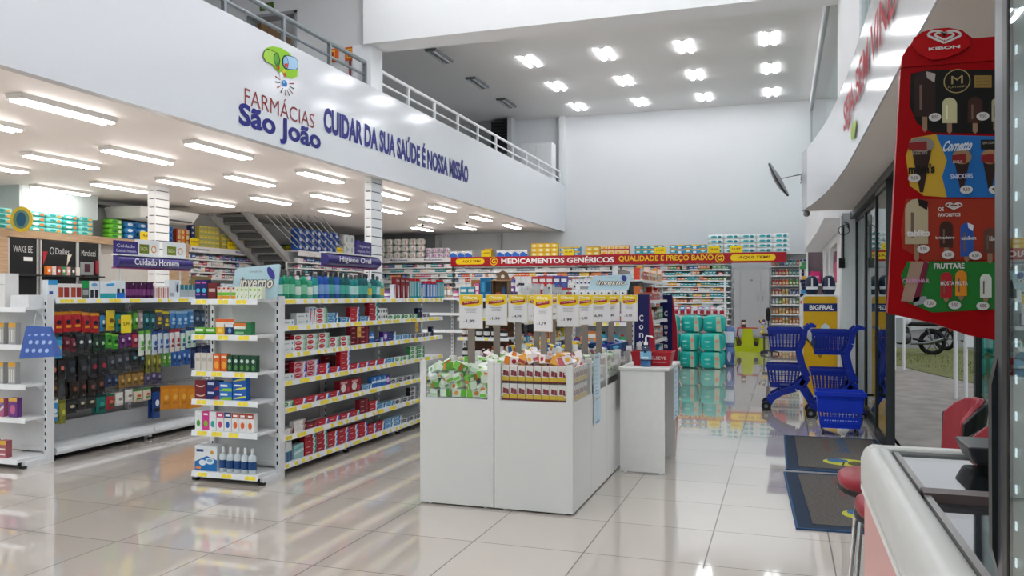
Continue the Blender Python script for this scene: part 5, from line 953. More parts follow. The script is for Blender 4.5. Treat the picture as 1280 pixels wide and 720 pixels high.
# ================================================================== DIAPER STACKS ON THE FLOOR
def tealpack(n_, w_, d, h):
    b = MB(); b.soft(0,0,h/2,w_,d,h, M('#1fb0a6', .18), p=5, n=24, k=14); 
    b.quad([(w_*.12,-d/2-.003,h*.05),(w_*.36,-d/2-.003,h*.05),(w_*.3,-d/2-.003,h*.95),(w_*.1,-d/2-.003,h*.95)], M('#9cc8b0')); b.ell((0,-d/2-.005,0),(1,0,0),(0,0,1), w_*.22,h*.6,w_*.09,h*.1, M('#d89078'), 14); b.ell((0,-d/2-.005,0),(1,0,0),(0,0,1), w_*.2,h*.3,w_*.09,h*.12, M('#c8b8a0'), 14)
    b.ell((0,-d/2-.005,0),(1,0,0),(0,0,1), -w_*.2,h*.55,w_*.14,h*.05, M('#8fdcd4'), 14); b.ell((0,-d/2-.005,0),(1,0,0),(0,0,1), -w_*.18,h*.3,w_*.12,h*.04, M('#6cc8c0'), 14)
    return Proto('diaper_pack', 'diaper pack', n_, b.mesh('diaper_pack'))
TP = tealpack('large teal diaper pack', .46, .34, .36); TP2 = tealpack('narrow teal diaper pack', .37, .34, .36)
for k, (x, y, lv, p, pl) in enumerate(((-1.36,17.2,2,TP,'front right stack'),(-1.83,17.35,2,TP2,'front middle stack'),(-1.36,17.9,3,TP,'back right stack'),(-1.83,17.9,3,TP,'back middle stack'),(-2.26,17.75,3,TP2,'back left stack'))):
    for l in range(lv): p.put((x, y, .001+l*.361), random.uniform(-.09,.09), f'{ST[lv-1-l]} the {pl} on the floor', 'teal diaper packs stacked on the floor')
gyp = pack('grey and pink side facing diaper pack', .2,.3,.34,'#8c9a9c','#d8a088','#e0d8d0')
for l in range(2): gyp.put((-2.16, 17.05, .001+l*.342), .05, f'{("lower","upper")[l]} one, left of the teal stacks', 'grey diaper packs')
blb = pack('blue lilac bulk pack', .2,.3,.42,'#5c7cb4','#c8d4e8','#4c4c9c')
for l in range(2): blb.put((-1.05, 18.0, .001+l*.422), .1, f'{("lower","upper")[l]} one, right of the teal stacks', 'blue bulk packs')
t = thing('leaflet', 'pale leaflet sheet leaning on the blue bulk packs', 'paper', (-1.05,17.845,.5), 0); b = MB(); b.box(-.09,0,0,.09,.004,.24, M('#d4e2ec')); b.build('sheet', t)
t = thing('display_table', 'white promotion table with red ruffled trim behind the diaper stacks', 'table', (-1.9, 19.6, 0)); b = MB(); b.box(-.7,-.3,1.12,.7,.3,1.15, WHITE); b.build('table_top', t)
for x in (-.66,.66):
    b = MB(); b.box(x-.02,-.28,0,x+.02,-.24,1.9 if x > 0 else 1.12, WHITE); b.build('leg', t); b = MB(); b.box(x-.02,.24,0,x+.02,.28,1.12, WHITE); b.build('leg', t)
b = MB()
for k in range(28): b.ell((0,-.305,0),(1,0,0),(0,0,1), -.68+k*.05, 1.12, .03, .05, M('#b02434' if k % 3 else '#e8e4e4'), 8)
b.build('red_trim', t)
for k in range(9): carton(('white','pink','blue','red','white','lilac','pale blue','pink','white')[k]+' small box on the red trimmed table,', .1,.08,.12,('#e8e8ea','#d888a0','#3c8cc8','#c43c44','#ececec','#b49cd0','#a8cce0','#e0a0b8','#e4e6e8')[k],[('r',.1,.4,.9,.7,'#f0f0f0')]).put((-2.5+k*.14, 19.5, 1.151), 0, f'{nth(k+1)} from left', 'boxes on the red trimmed table')
# ================================================================== GREY CABINET, PLAY TABLE
t = thing('grey_cabinet', 'tall grey cabinet with double doors under the red banner', 'cabinet', (-1.035, 30.63, 0)); t.scale = (1.31, 1.31, 1.107); CG = M('#a6a8ab', .35); b = MB(); b.box(-.47,0,0,.47,.3,2.26, CG); b.build('body', t, bevel=.008)
for x0, x1, hx in ((-.465,-.3,None),(-.295,.24,.17),(.245,.465,.3)):
    b = MB(); b.box(x0,-.02,.06,x1,-.001,2.22, M('#b0b2b5', .3)); d = b.build('door', t, bevel=.003)
    if hx: b = MB(); b.tube([(hx,-.022,1.2),(hx,-.05,1.25),(hx,-.05,1.5),(hx,-.022,1.55)], .009, CHROME, 6); b.build('handle', d)
b = MB(); b.ell((0,-.022,0),(1,0,0),(0,0,1), 0,1.87,.04,.03, M('#7c8088')); b.build('badge', t)
YG = M('#b8c81c', .3)
t = thing('play_table', 'lime yellow plastic play bench with red and blue boards', 'play table', (-.865, 22.9, 0))
b = MB(); b.prism([(-.49,0),(.49,0),(.49,.36),(.31,.36),(.28,.15),(.17,.15),(.12,.62),(-.12,.62),(-.17,.15),(-.28,.15),(-.31,.36),(-.49,.36)], 'y', -.2, -.12, YG); b.prism([(-.49,0),(.49,0),(.49,.36),(-.49,.36)], 'y', .1, .18, YG); b.box(-.49,-.12,0,-.42,.1,.34,YG); b.box(.42,-.12,0,.49,.1,.34,YG); b.box(-.1,-.12,.01,.1,.1,.62,YG); b.build('frame', t, bevel=.01)
b = MB(); b.box(-.5,-.21,.365,-.3,.19,.39, M('#24388c',.3)); b.box(.3,-.21,.365,.5,.19,.39, M('#24388c',.3)); b.build('seat_board', t)
b = MB(); b.box(-.27,-.2,.625,.27,.18,.65, M('#b82430',.3)); b.build('red_top', t)
b = MB(); b.tube([(-.25,-.16,.62),(-.27,-.17,.45),(-.2,-.17,.3)], .02, M('#7c2438')); b.ell((0,-.205,0),(1,0,0),(0,0,1),-.22,.24,.06,.08,M('#484038')); b.ell((0,-.205,0),(1,0,0),(0,0,1),.22,.22,.06,.06,M('#383440')); b.build('play_gears', t)
for i, (x, l, cl) in enumerate(((-.98,'small boxed toy on the red top of the play bench',('#4c3430','#d8c8c0')), )):
    t = thing('toy_box', l, 'toy', (x,22.9,.6515)); b = MB(); b.box(-.06,-.04,0,.06,.04,.2,M(cl[0])); b.build('box', t); b = MB(); b.box(-.05,-.042,.08,.05,-.04,.14,M(cl[1])); b.build('window', t)
t = thing('toy_ball_cluster', 'coloured bead maze beside the play bench', 'toy', (-.44,22.55,0)); b = MB(); b.tube([(0,0,0),(0,0,.5)], .02, M('#3c3c64')); b.box(-.1,-.1,0,.1,.1,.03,M('#3c3c64')); b.build('stand', t)
random.seed(5)
for k in range(12): b = MB(); b.soft(random.uniform(-.1,.1),random.uniform(-.08,.04),.45+random.uniform(0,.4),.09,.09,.09,M(random.choice(('#5c3c8c','#e0c43c','#3c5c9c','#e0e0e4','#8c94a0'))),p=2,n=8,k=6); b.build('bead', t)
t = thing('office_chair', 'black chair back visible above the blue basket, before the cans', 'chair', (-.33, 22.2, 0)); b = MB(); b.soft(0,0,1.02,.12,.06,.36,BLACK,p=3); b.build('backrest', t); b = MB(); b.soft(.02,-.2,.5,.36,.4,.08,BLACK,p=4); b.build('seat', t); b = MB(); b.tube([(0,.02,.9),(0,.04,.5),(0,-.2,.46)],.015,BLACK); b.tube([(0.02,-.2,.46),(0.02,-.2,.06)],.025,CHROME); b.build('column', t)
b = MB()
for k in range(5): a = k*1.2566; b.tube([(0.02,-.2,.09),(.02+.24*math.cos(a),-.2+.24*math.sin(a),.05)],.015,BLACK); b.soft(.02+.24*math.cos(a),-.2+.24*math.sin(a),.025,.05,.05,.05,BLACK,p=2,n=8,k=6)
b.build('base', t)
# ================================================================== BLUE TROLLEYS AND BASKET
BL = M('#10298f', .3); BL2 = M('#0c2074', .35)
def basket_walls(b, x0, x1, y0, y1, z0, z1, tap, m, rows=6, cols=9, th=.004, solid=.25, hole=.55):
    """tapering basket with real slots"""
    def wall(p0, p1, q0, q1):   # bottom edge p0-p1, top edge q0-q1
        p0, p1, q0, q1 = map(Vector, (p0, p1, q0, q1)); nrm = (p1-p0).cross(q0-p0).normalized()*th
        P = lambda u, v: (p0.lerp(p1, u)).lerp(q0.lerp(q1, u), v)
        def sl(u0, u1, v0, v1):
            a = [P(u0,v0), P(u1,v0), P(u1,v1), P(u0,v1)]; b.hexa([*a]+[c+nrm for c in a], m)
        n = cols
        sl(0, 1, 0, .12); sl(0, 1, 1-solid, 1)
        for k in range(n+1): u = k/n; sl(max(0,u-.22/n), min(1,u+.22/n), .12, 1-solid)
        for k in range(1, rows): v = .12+(1-solid-.12)*k/rows; sl(0, 1, v-.012, v+.012)
    t = tap
    wall((x0+t,y0+t,z0),(x1-t,y0+t,z0),(x0,y0,z1),(x1,y0,z1)); wall((x1-t,y1-t,z0),(x0+t,y1-t,z0),(x1,y1,z1),(x0,y1,z1))
    wall((x1-t,y0+t,z0),(x1-t,y1-t,z0),(x1,y0,z1),(x1,y1,z1)); wall((x0+t,y1-t,z0),(x0+t,y0+t,z0),(x0,y1,z1),(x0,y0,z1))
    b.box(x0+t,y0+t,z0,x1-t,y1-t,z0+.006,m)
    for a in ((x0-.012,y0-.012,x1+.012,y0),(x0-.012,y1,x1+.012,y1+.012),(x0-.012,y0,x0,y1),(x1,y0,x1+.012,y1)): b.box(a[0],a[1],z1-.03,a[2],a[3],z1+.006,m)
def trolley(label, loc, mark):
    t = thing('shopping_trolley', label, 'trolley', loc, 0, 'blue two basket trolleys')
    for y in (-.2, .2):
        b = MB()
        def limb(pts):   # flat moulded side frame
            for (xa,za,wa),(xb,zb,wb) in zip(pts, pts[1:]):
                d = Vector((xb-xa,0,zb-za)).normalized(); n = Vector((-d.z,0,d.x)); a = Vector((xa,y,za)); c = Vector((xb,y,zb)); q = Vector((0,.03,0))
                b.hexa([a-n*wa-q*.5,c-n*wb-q*.5,c-n*wb+q*.5,a-n*wa+q*.5,a+n*wa-q*.5,c+n*wb-q*.5,c+n*wb+q*.5,a+n*wa+q*.5], BL)
        limb([(.60,1.11,.02),(.54,1.12,.028),(.48,1.06,.032),(.46,.92,.035),(.40,.80,.04),(.44,.60,.045),(.50,.45,.05),(.44,.33,.05),(.54,.16,.05),(.60,.04,.045)])
        limb([(.47,.42,.04),(.36,.30,.045),(.18,.24,.04),(.06,.16,.045),(.02,.07,.04)]); b.build('side_frame', t, bevel=.006)
    b = MB(); b.tube([(.6,-.22,1.11),(.6,.22,1.11)], .018, BL); b.box(.45,-.19,.40,.48,.19,.5,BL2); b.box(.42,-.19,.85,.46,.19,.95,BL2); b.tube([(.02,-.2,.08),(.02,.2,.08)], .015, BLACK); b.tube([(.58,-.2,.06),(.58,.2,.06)], .015, BLACK); b.build('handle_and_braces', t)
    for x, r_ in ((.0,.062),(.585,.05)):
        for y in (-.235,.235): b = MB(); b.tube([(x,y-.02,r_),(x,y+.02,r_)], r_, BLACK, 16); b.tube([(x,y-.024,r_),(x,y+.024,r_)], r_*.4, M('#6c7074'), 10); b.build('wheel', t)
    b = MB(); basket_walls(b,.02,.44,-.18,.18,.78,1.08,.03,BL); b.build('upper_basket', t)
    b = MB(); basket_walls(b,-.0,.43,-.18,.18,.30,.60,.05,BL); q = b.build('lower_basket', t)
    b = MB(); b.text('TELE', (.2,-.178,.475), (1,0,0), (0,-.15,1), .11, .04, M('#8894c8')); b.text('VENDAS', (.17,-.16,.33), (1,0,0), (0,-.15,1), .12, .025, M('#8894c8')); b.build('lettering', q)
    return t
trolley('dark blue two basket trolley on the left, beside the yellow board', (-.19, 11.35, 0), 1)
t2 = trolley('dark blue two basket trolley on the right, against the glass doors', (.34, 10.82, 0), 1)
for p in (12.9,):
    t = thing('display_board', 'yellow BIGFRAL board with navy band behind the trolleys', 'sign', (.545, p, 0)); b = MB()
    def rr(w_, z0, z1, r_): return [(-w_,z0),(w_,z0)]+[(w_-r_+r_*math.cos(a), z1-r_+r_*math.sin(a)) for a in [k*math.pi/12 for k in range(7)]]+[(-w_+r_+r_*math.cos(a), z1-r_+r_*math.sin(a)) for a in [math.pi/2+k*math.pi/12 for k in range(7)]]
    b.prism(rr(.26,0,1.52,.06), 'y', 0, .04, M('#dfe2e4', .3)); b.build('white_frame', t)
    b = MB(); b.quad([(x,-.002,z) for x, z in rr(.235,.02,1.495,.045)], M('#d6a81c', .35)); b.quad([(-.235,-.004,1.27),(.235,-.004,1.27),(.235,-.004,1.39),(-.235,-.004,1.39)], M('#1c2c6c')); b.quad([(-.2,-.004,.9),(.0,-.004,.62),(.2,-.004,.9),(.2,-.004,.86),(0,-.004,.57),(-.2,-.004,.86)], M('#8c6c1c')); b.ell((0,-.004,0),(1,0,0),(0,0,1),-.13,.92,.07,.12,M('#b8bcc0')); b.ell((0,-.0045,0),(1,0,0),(0,0,1),.0,.8,.13,.1,M('#2c3c2c')); b.prism([(-.0,1.0),(.14,1.0),(.12,1.06),(.07,1.1),(.02,1.06)], 'y', -.01, -.002, M('#c4d8e0')); b.build('yellow_face', t)
    b = MB(); b.text('BIGFRAL', (-.15,-.006,1.295), (1,0,0), (0,0,1), .34, .07, M('#f0f0f0'), .03); b.build('lettering', t)
for i, x in enumerate((.44, .68)):
    t = thing('round_travel_bag', f'navy rounded bag with white band above the yellow board, {("left","right")[i]} one', 'bag', (x, 13.25, 1.502), 0, 'navy bags above the yellow board'); b = MB(); b.soft(0,0,.15,.2,.2,.32,M('#1c2840',.3),p=2.6,n=16,k=12); b.build('body', t)
    b = MB(); b.box(-.085,-.108,.1,.085,-.085,.14,M('#dfe2e6')); b.box(-.012,-.112,.1,.012,-.07,.27,M('#dfe2e6')); b.build('white_band', t)
t = thing('display_stand', 'white stand under the navy bags behind the yellow board', 'stand', (.56,13.25,0)); b = MB(); b.box(-.26,-.12,1.47,.26,.15,1.5,WHITE); b.build('top_board', t)
for x in (-.24,.24): b = MB(); b.box(x-.015,-.1,0,x+.015,.13,1.47,WHITE); b.build('side_panel', t)
t = thing('rolling_basket', 'blue rolling basket on small castors at the corner of the mat', 'basket', (.02+.37, 9.35, 0)); b = MB(); BB = M('#1237c0', .28)
z0, z1 = .075, .46; basket_walls(b, -.03,.45,0,.36,z0,z1,.045,BB,rows=2,cols=12,solid=.2)
b.box(.0,.028,.12,.42,.04,.2,BB); b.box(-.012,.006,.25,.432,.02,.42,BB); b.box(-.05,-.02,z1-.035,.47,.0,z1+.008,BB); b.build('basket_body', t)
b = MB()
for z in (.155,.225):
    for k in range(13): b.box(.05+k*.026,.02,z,.062+k*.026,.027,z+.011, M('#a8b8e8'))
b.build('slot_rows', t)
for x in (.04,.38):
    for y in (.06,.3): b = MB(); b.tube([(x-.012,y,.028),(x+.012,y,.028)], .028, M('#2a2c2e'), 12); b.tube([(x,y,.03),(x,y+.01,.08)], .007, CHROME, 6); b.build('castor', t)
b = MB(); b.box(.47,.16,.42,.56,.2,.445,BLACK); b.box(.46,.1,.43,.48,.26,.45,BLACK); b.build('handle', t)
# ================================================================== DOOR MATS
def mat(label, x0, y0, x1, y1, rz=0):
    t = thing('door_mat', label, 'mat', (x0, y0, 0), R(rz), 'door mats'); W_ = x1-x0; D_ = y1-y0; b = MB(); b.box(0,0,.001,W_,D_,.012,M('#2a4a6e', .8)); b.build('border', t)
    b = MB(); b.box(.015,.015,.012,W_-.015,D_-.015,.0125,M('#1d2c40',.9)); b.box(.11,.11,.0125,W_-.05,D_-.08,.016,noise_mat('mat_pile_'+str(int(y0)), '#3c3835', '#55504b', 60, .95, .3)); b.build('pile', t)
    b = MB(); u = (W_,0,0); v = (0,D_,0); z = .0166
    b.T = Matrix.Translation((.52,.42,z)) @ Matrix.Rotation(R(-8), 4, 'Z'); b.ell((0,0,0),(1,0,0),(0,1,0),0,0,.2,.16,M('#a9a832',.8),24); b.ell((0,0,.0006),(1,0,0),(0,1,0),-.08,.05,.09,.09,M('#2e5a7e',.8),16); b.ell((0,0,.0006),(1,0,0),(0,1,0),.07,-.02,.06,.1,M('#4c4a2c',.8),16); b.box(-.03,-.15,.0,-.015,0,.0007,M('#2a2c24',.8)); b.box(.1,-.14,0,.115,0,.0007,M('#2a2c24',.8))
    b.T = None
    b.text('São João', (.62,D_*.5,z), (0,1,0), (-1,0,0), D_*.45, .14, M('#24466c',.9), .02); b.text('FARMÁCIAS', (.42,D_*.5,z), (0,1,0), (-1,0,0), D_*.4, .07, M('#6c3030',.9)); b.build('printed_logo', t)
mat('dark mat with blue border and green emblem, farther one beside the blue basket', .035, 7.38, .95, 9.17, .4); mat('dark mat with blue border and green emblem, nearer one behind the stools', .088, 5.52, .95, 7.26, 2.4)
# ================================================================== REAR RIGHT CORNER DETAILS
t = thing('magazine_rack', 'narrow rack of bright leaflets and packs by the rear right wall', 'rack', (.55, 22.4, 0)); b = MB(); b.box(-.1,0,0,.1,.25,2.4,WHITE); b.build('frame', t)
b = MB(); random.seed(3)
for k in range(12):
    z = 1.3+k*.09; b.box(-.1+random.uniform(0,.06),-.03,z,.0+random.uniform(0,.1),-.002,z+.085,M(random.choice(('#e0a43c','#3c8cc8','#c84c5c','#4c9c5c','#b43c8c','#e4e4e4','#242c4c'))))
b.build('leaflets', t)
t = thing('shop_window_display', 'recessed display window with pink bags and trinkets on the right wall', 'display', (1.0, 16.4, 1.72)); b = MB(); b.box(.16,.0,0,.2,2.1,.78,M('#6c5c64')); b.box(-.02,0,0,.16,2.1,.02,WHITE); b.build('niche', t)
b = MB(); b.soft(.06,.9,.25,.1,.8,.42,M('#c8286c'),p=6); b.soft(.06,.4,.5,.1,.3,.3,M('#a86478'),p=4); b.soft(.06,1.5,.45,.1,.4,.5,M('#8c5c70'),p=4); b.build('pink_bags', t)
t = thing('pink_suitcase', 'bright pink bag displayed high near the rear right corner', 'bag', (.72, 19.6, 1.78)); b = MB(); b.soft(0,0,.14,.26,.14,.28,M('#cc2a74'),p=6); b.build('body', t); b = MB(); b.box(-.08,-.074,.12,.08,-.07,.17,M('#e8a0c0')); b.build('label', t)
t = thing('wall_shelf', 'white shelf unit holding the pink bag', 'shelf', (.72,19.6,0)); b = MB(); b.box(-.18,-.1,1.74,.2,.2,1.778,WHITE); b.box(-.18,.18,0,.2,.2,2.5,M('#8c7c84')); b.build('shelf_board', t); b = MB(); b.box(-.18,-.1,0,-.15,.2,2.5,WHITE); b.box(.17,-.1,0,.2,.2,2.5,WHITE); b.build('side_panel', t)
t = thing('wall_switch_box', 'small black box on the white pillar by the glass doors', 'switch', (.80, 12.54, 1.9)); b = MB(); b.box(-.02,-.04,0,.06,0,.14,BLACK); b.build('box', t); b = MB(); b.tube([(.02,-.01,.14),(.02,-.01,.75)], .008, M('#4a4c4e')); b.build('conduit', t)
t = thing('cable_coil', 'coil of black cable hanging at the top of the glass doors', 'cable', (.84, 12.5, 2.5)); b = MB()
for k in range(4): b.tube([(.07*math.cos(a)+random.uniform(-.01,.01), -.015*k, .07*math.sin(a)-.02*k) for a in [i*math.pi/6 for i in range(13)]], .006, BLACK, 5)
b.tube([(0,0,0),(0,0,-.5)], .012, BLACK); b.build('coils', t)
# ================================================================== ICE CREAM FREEZER
t = thing('ice_cream_freezer', 'white chest freezer with pink side and sliding glass lids, front right', 'freezer', (.24, 1.43, 0)); FW = M('#c9cac6', .3); W_, D_, H_ = .80, 1.38, .95
b = MB(); b.box(.01,0,.05,W_,D_,.88,M('#d0908a', .3, noise=.02)); b.build('side_panels', t, bevel=.01)
b = MB(); pts = [(0,.90),(.0,.985),(.012,1.015),(.035,1.03),(.08,1.025),(.085,.93),(.02,.90)]
b.prism(pts, 'y', 0, D_, FW, True); b.prism([(W_-x,z) for x, z in pts][::-1], 'y', 0, D_, FW, True); b.box(.02,D_-.06,.9,W_-.02,D_,1.03,FW); b.box(.02,0,.9,W_-.02,.06,1.03,FW); b.build('top_rim', t, bevel=.012)
b = MB(); b.box(.0,0,.885,W_,D_,.90,M('#dfe0dc',.3)); b.build('trim_band', t)
b = MB(); gl = GLASS('#c8ccd0', .16, 'freezer_lid_glass', .02); b.box(.09,.06,1.0,W_-.09,.78,1.006,gl); b.build('glass_lid', t); b = MB(); b.box(.09,.74,1.01,W_-.09,D_-.06,1.016,gl); b.build('glass_lid', t)
b = MB(); dk = M('#5a4d4c', .35); b.box(.085,.73,1.004,W_-.085,.79,1.028,dk); b.box(.085,.06,1.0,.1,D_-.06,1.022,M('#8d8c8a',.3)); b.box(.085,D_-.075,1.0,W_-.085,D_-.06,1.024,M('#9a9a98',.3)); b.build('lid_frame', t)
b = MB(); b.box(.06,.05,.35,W_-.06,D_-.05,.37,M('#b8bcc0',.5)); b.build('inner_tray', t)
b = MB(); b.text('KIBON', (-.0015+.01,1.28,.3), (0,-1,0), (0,0,1), 1.1, .34, M('#e4dcd8',.4), .03); b.ring((.008,0,0),(0,-1,0),(0,0,1),-.45,.18,.3,.25,.05,M('#b8b2ae',.4)); b.build('side_lettering', t)
for x in (.08,W_-.08):
    for y in (.1,D_-.1): b = MB(); b.tube([(x-.015,y,.025),(x+.015,y,.025)], .025, BLACK, 10); b.build('castor', t)
t['label'] = 'white chest freezer with pink side and sliding glass lids, front right'
random.seed(21)
for i in range(22):
    hx, nm = random.choice((('#3c6cb0','blue'),('#c84c5c','red'),('#4c9c4c','green'),('#d8d4cc','cream'),('#8c5c9c','violet'),('#e0a43c','yellow')))
    pack(f'{nm} wrapped ice cream,', .1,.2,.05,hx,'#e4e4e0',p=4,name='ice_cream_bar').put((.4+(i % 4)*.14, 1.58+(i//4)*.2, .372), random.uniform(-.3,.3), f'{nth(i % 4+1)} from left in {nth(i//4+1)} row from near end of chest freezer', 'ice creams in the freezer')
t = thing('black_tray', 'black tray lying on the far end of the freezer top', 'tray', (.64, 2.62, 1.0305)); b = MB(); b.hexa([(-.13,-.07,0),(.3,-.07,0),(.3,.09,0),(-.13,.09,0),(-.15,-.09,.05),(.32,-.09,.05),(.32,.11,.05),(-.15,.11,.05)], M('#2c2d2e', .35)); b.build('tray_body', t, bevel=.008)
# ================================================================== ICE CREAM SIGN
t = thing('ice_cream_sign', 'tall red ice cream menu board standing on the freezer end', 'sign', (.33, 2.72, 0)); SR = M('#94080e', .35, spec=.15, noise=.03); SY = 0; sc = 1.0
# local x measured from the left bottom corner; board about 0.6 m wide and 1 m high
def fx(px, py):   # image pixels cast from the camera to the board's own face
    import math as _m
    u = (px-640)/1014; r0, r1 = -.3153+.949*u, .949+.3153*u; tt = 2.79/r1; return (r0*tt-.33+.0, 1.5-(py-370)/1014*tt)
def poly(b, pts, y, m): b.quad([(x, y, z) for x, z in [fx(*p) for p in pts]], m)
XR = .63
edge = [fx(1107,388), fx(1150,398), fx(1195,412)]
b = MB(); o = [fx(1106,390), fx(1119,96), fx(1120,80), fx(1124,70)]; body = [fx(1106,391), fx(1122,92), (XR, fx(1240,84)[1]), (XR+.02, 1.37), fx(1238,424), fx(1205,418), fx(1165,404)]
b.prism(body[::-1], 'y', 0, .035, SR); b.build('board', t, bevel=.004)
hd = [fx(1122,92), fx(1124,78), fx(1130,68), fx(1134,64), fx(1138,56), fx(1148,49), fx(1163,45), fx(1180,44), fx(1196,47), fx(1205,54), fx(1210,57), (XR, fx(1240,54)[1]), (XR, fx(1240,84)[1])]
b = MB(); b.prism(hd[::-1], 'y', -.004, .03, M('#9c0c12', .35, spec=.15)); b.build('header', t, bevel=.003)
b = MB(); b.prism([fx(*p) for p in [(1136,60),(1148,51),(1165,47),(1182,46),(1196,50),(1204,58),(1205,66),(1195,74),(1175,82),(1159,84),(1142,76),(1136,68)]][::-1], 'y', -.012, -.004, M('#a81016', .3, spec=.2)); b.build('oval_plaque', t, bevel=.002)
WH = M('#cfc9c6', .4)
def heart(b, cx_, cy_, s_, y):
    for rs, fl in ((1, 1), (.58, 1)):
        for sg in (-1, 1):
            a = [(cx_+sg*s_*rs*(.5-.5*math.cos(k*math.pi/8)), cy_-s_*rs*.28*math.sin(k*math.pi/8)) for k in range(9)]+[(cx_+sg*s_*rs*(1-k/6), cy_+s_*rs*.45*(k/6)**.9) for k in range(1,7)]
            for (p, q) in zip(a, a[1:]):
                P_, Q = fx(*p), fx(*q); d = Vector((Q[0]-P_[0], Q[1]-P_[1])); 
                if d.length < 1e-6: continue
                n = Vector((-d.y, d.x)).normalized()*.0034*(s_/22); b.quad([(P_[0]-n.x,y,P_[1]-n.y),(Q[0]-n.x,y,Q[1]-n.y),(Q[0]+n.x,y,Q[1]+n.y),(P_[0]+n.x,y,P_[1]+n.y)], WH)
def txt(b, s, x0, x1, y0, y1, m, y=-.006, bold=.02, shear=0):
    own = b is None; b = b or MB(); a, c = fx(x0, y1), fx(x1, y0); b.text(s, (a[0], y, a[1]), (1,0,0), (0,0,1), c[0]-a[0], c[1]-a[1], m, bold, shear)
    if own: b.build('menu_lettering', t)
b = MB(); heart(b, 1174, 54.5, 20, -.0135); txt(b, 'KIBON', 1155, 1193, 66, 73, WH, -.0135, .04); b.build('header_lettering', t)
b = MB(); poly(b, [(1134,100),(1150,96),(1170,95),(1238,95),(1238,173),(1160,171),(1142,160),(1133,140)], -.002, M('#0f0a09')); poly(b, [(1128,200),(1135,178),(1165,173),(1180,200),(1178,250),(1150,248),(1133,236)], -.002, M('#b8922c')); poly(b, [(1165,174),(1238,176),(1238,250),(1178,250),(1172,225),(1178,205)], -.0025, M('#1c5fa0'))
poly(b, [(1122,290),(1128,252),(1238,252),(1238,326),(1150,327),(1124,312)], -.002, M('#8f2a16')); poly(b, [(1122,345),(1130,328),(1238,328),(1238,386),(1160,390),(1130,378)], -.002, M('#1f6c28')); b.build('menu_panels', t)
def lolly(name, label, cx_, y0, y1, hw, m, stick=M('#8c6c54'), bite=None, s0=10):
    b = MB(); h = y1-y0; pts = [(cx_-hw, y1), (cx_+hw, y1)]+[(cx_+hw*math.cos(a), y0+hw*.9-hw*.9*math.sin(a)) for a in [k*math.pi/8 for k in range(9)]]
    poly(b, [(cx_-3, y1), (cx_-3, y1+s0), (cx_, y1+s0+3), (cx_+3, y1+s0), (cx_+3, y1)], -.0035, stick); poly(b, pts, -.0045, m)
    if bite: poly(b, [(cx_+hw*.1, y0), (cx_+hw, y0+3), (cx_+hw*.9, y0+h*.25), (cx_+hw*.2, y0+h*.15)], -.005, bite)
    poly(b, [(cx_-hw*.5, y0+h*.3), (cx_-hw*.25, y0+h*.3), (cx_-hw*.25, y0+h*.85), (cx_-hw*.5, y0+h*.85)], -.005, M('#6a5248') if m is not IV else M('#e0d8b8')); b.build(name, t, label)
IV = M('#b8b088', .5); CH = M('#1d120f', .4); CH2 = M('#3a2018', .5)
lolly('printed_lolly', 'dark bitten lolly', 1151, 97, 152, 13, M('#2a1814'), bite=M('#a89c94'), s0=16); lolly('printed_lolly', 'ivory lolly', 1181, 129, 160, 9, IV); lolly('printed_lolly', 'dark brown lolly', 1212, 128, 160, 9, CH2); lolly('printed_lolly', 'nutty pale lolly', 1237, 130, 158, 5, M('#a09478'))
lolly('printed_lolly', 'large biscuit lolly', 1141, 252, 307, 14, M('#a8987c'), bite=CH, s0=18); lolly('printed_lolly', 'chocolate sprinkle lolly', 1177, 279, 311, 8, CH2); lolly('printed_lolly', 'blue wrapped lolly', 1202, 281, 322, 8, M('#2c4c94'), bite=M('#c8c8d0'), s0=4); lolly('printed_lolly', 'brown and white lolly', 1230, 287, 318, 8, M('#58382c')); lolly('printed_lolly', 'red fruit lolly', 1177, 341, 372, 7, M('#a01c24'), s0=3); lolly('printed_lolly', 'orange fruit lolly', 1195, 339, 370, 7, M('#c87a1c'), s0=3); lolly('printed_lolly', 'white coconut lolly', 1225, 343, 372, 7, M('#c4c4bc'), s0=3)
b = MB(); poly(b, [(1134,328),(1156,328),(1144,378),(1122,376)], -.004, M('#9a7c6c')); poly(b, [(1150,328),(1156,330),(1144,376),(1136,378)], -.0045, M('#6c1c34')); poly(b, [(1136,372),(1152,370),(1156,378),(1138,382)], -.0045, M('#8c9094')); b.build('printed_bar', t, 'nutty bar with red centre')
def cone(cx_, y0, y1, hw, top_, lab):
    b = MB(); poly(b, [(cx_-hw*.75, y0+16), (cx_+hw*.75, y0+16), (cx_+2, y1), (cx_-2, y1)], -.004, M('#2c1a14')); b2 = [fx(cx_+hw*math.cos(a), y0+10+9*math.sin(a)) for a in [k*math.pi/8 for k in range(16)]]
    b.quad([(x,-.005,z) for x, z in b2], M(top_)); poly(b, [(cx_-hw,y0+8),(cx_+hw*.4,y0+6),(cx_+hw*.4,y0+18),(cx_-hw,y0+16)], -.0055, M('#7c1c1c')); b.build('printed_cone', t, lab)
cone(1147, 176, 244, 16, '#7c746c', 'cone with chocolate sweets'); cone(1196, 191, 240, 12, '#8c7050', 'peanut cone with red band'); cone(1230, 191, 240, 11, '#98744c', 'peanut cone with yellow band')
b = MB(); dkr = M('#3c0c10'); GO = M('#a08c5c', .4)
b.ring((fx(1190,109)[0],-.0045,fx(1190,109)[1]),(1,0,0),(0,0,1),0,0,.036,.036,.003,GO); txt(None,'M',1183,1197,102,113,GO,bold=.0); txt(None,'PLATINUM',1179,1201,114,118,GO,bold=0); poly(b,[(1211,102),(1232,102),(1232,117),(1211,117)],-.004,M('#8c7038'))
for k in range(3): txt(None,'SABOR NOVO',1213,1230,104+k*4,107+k*4,M('#4c3c1c'),-.0048,0)
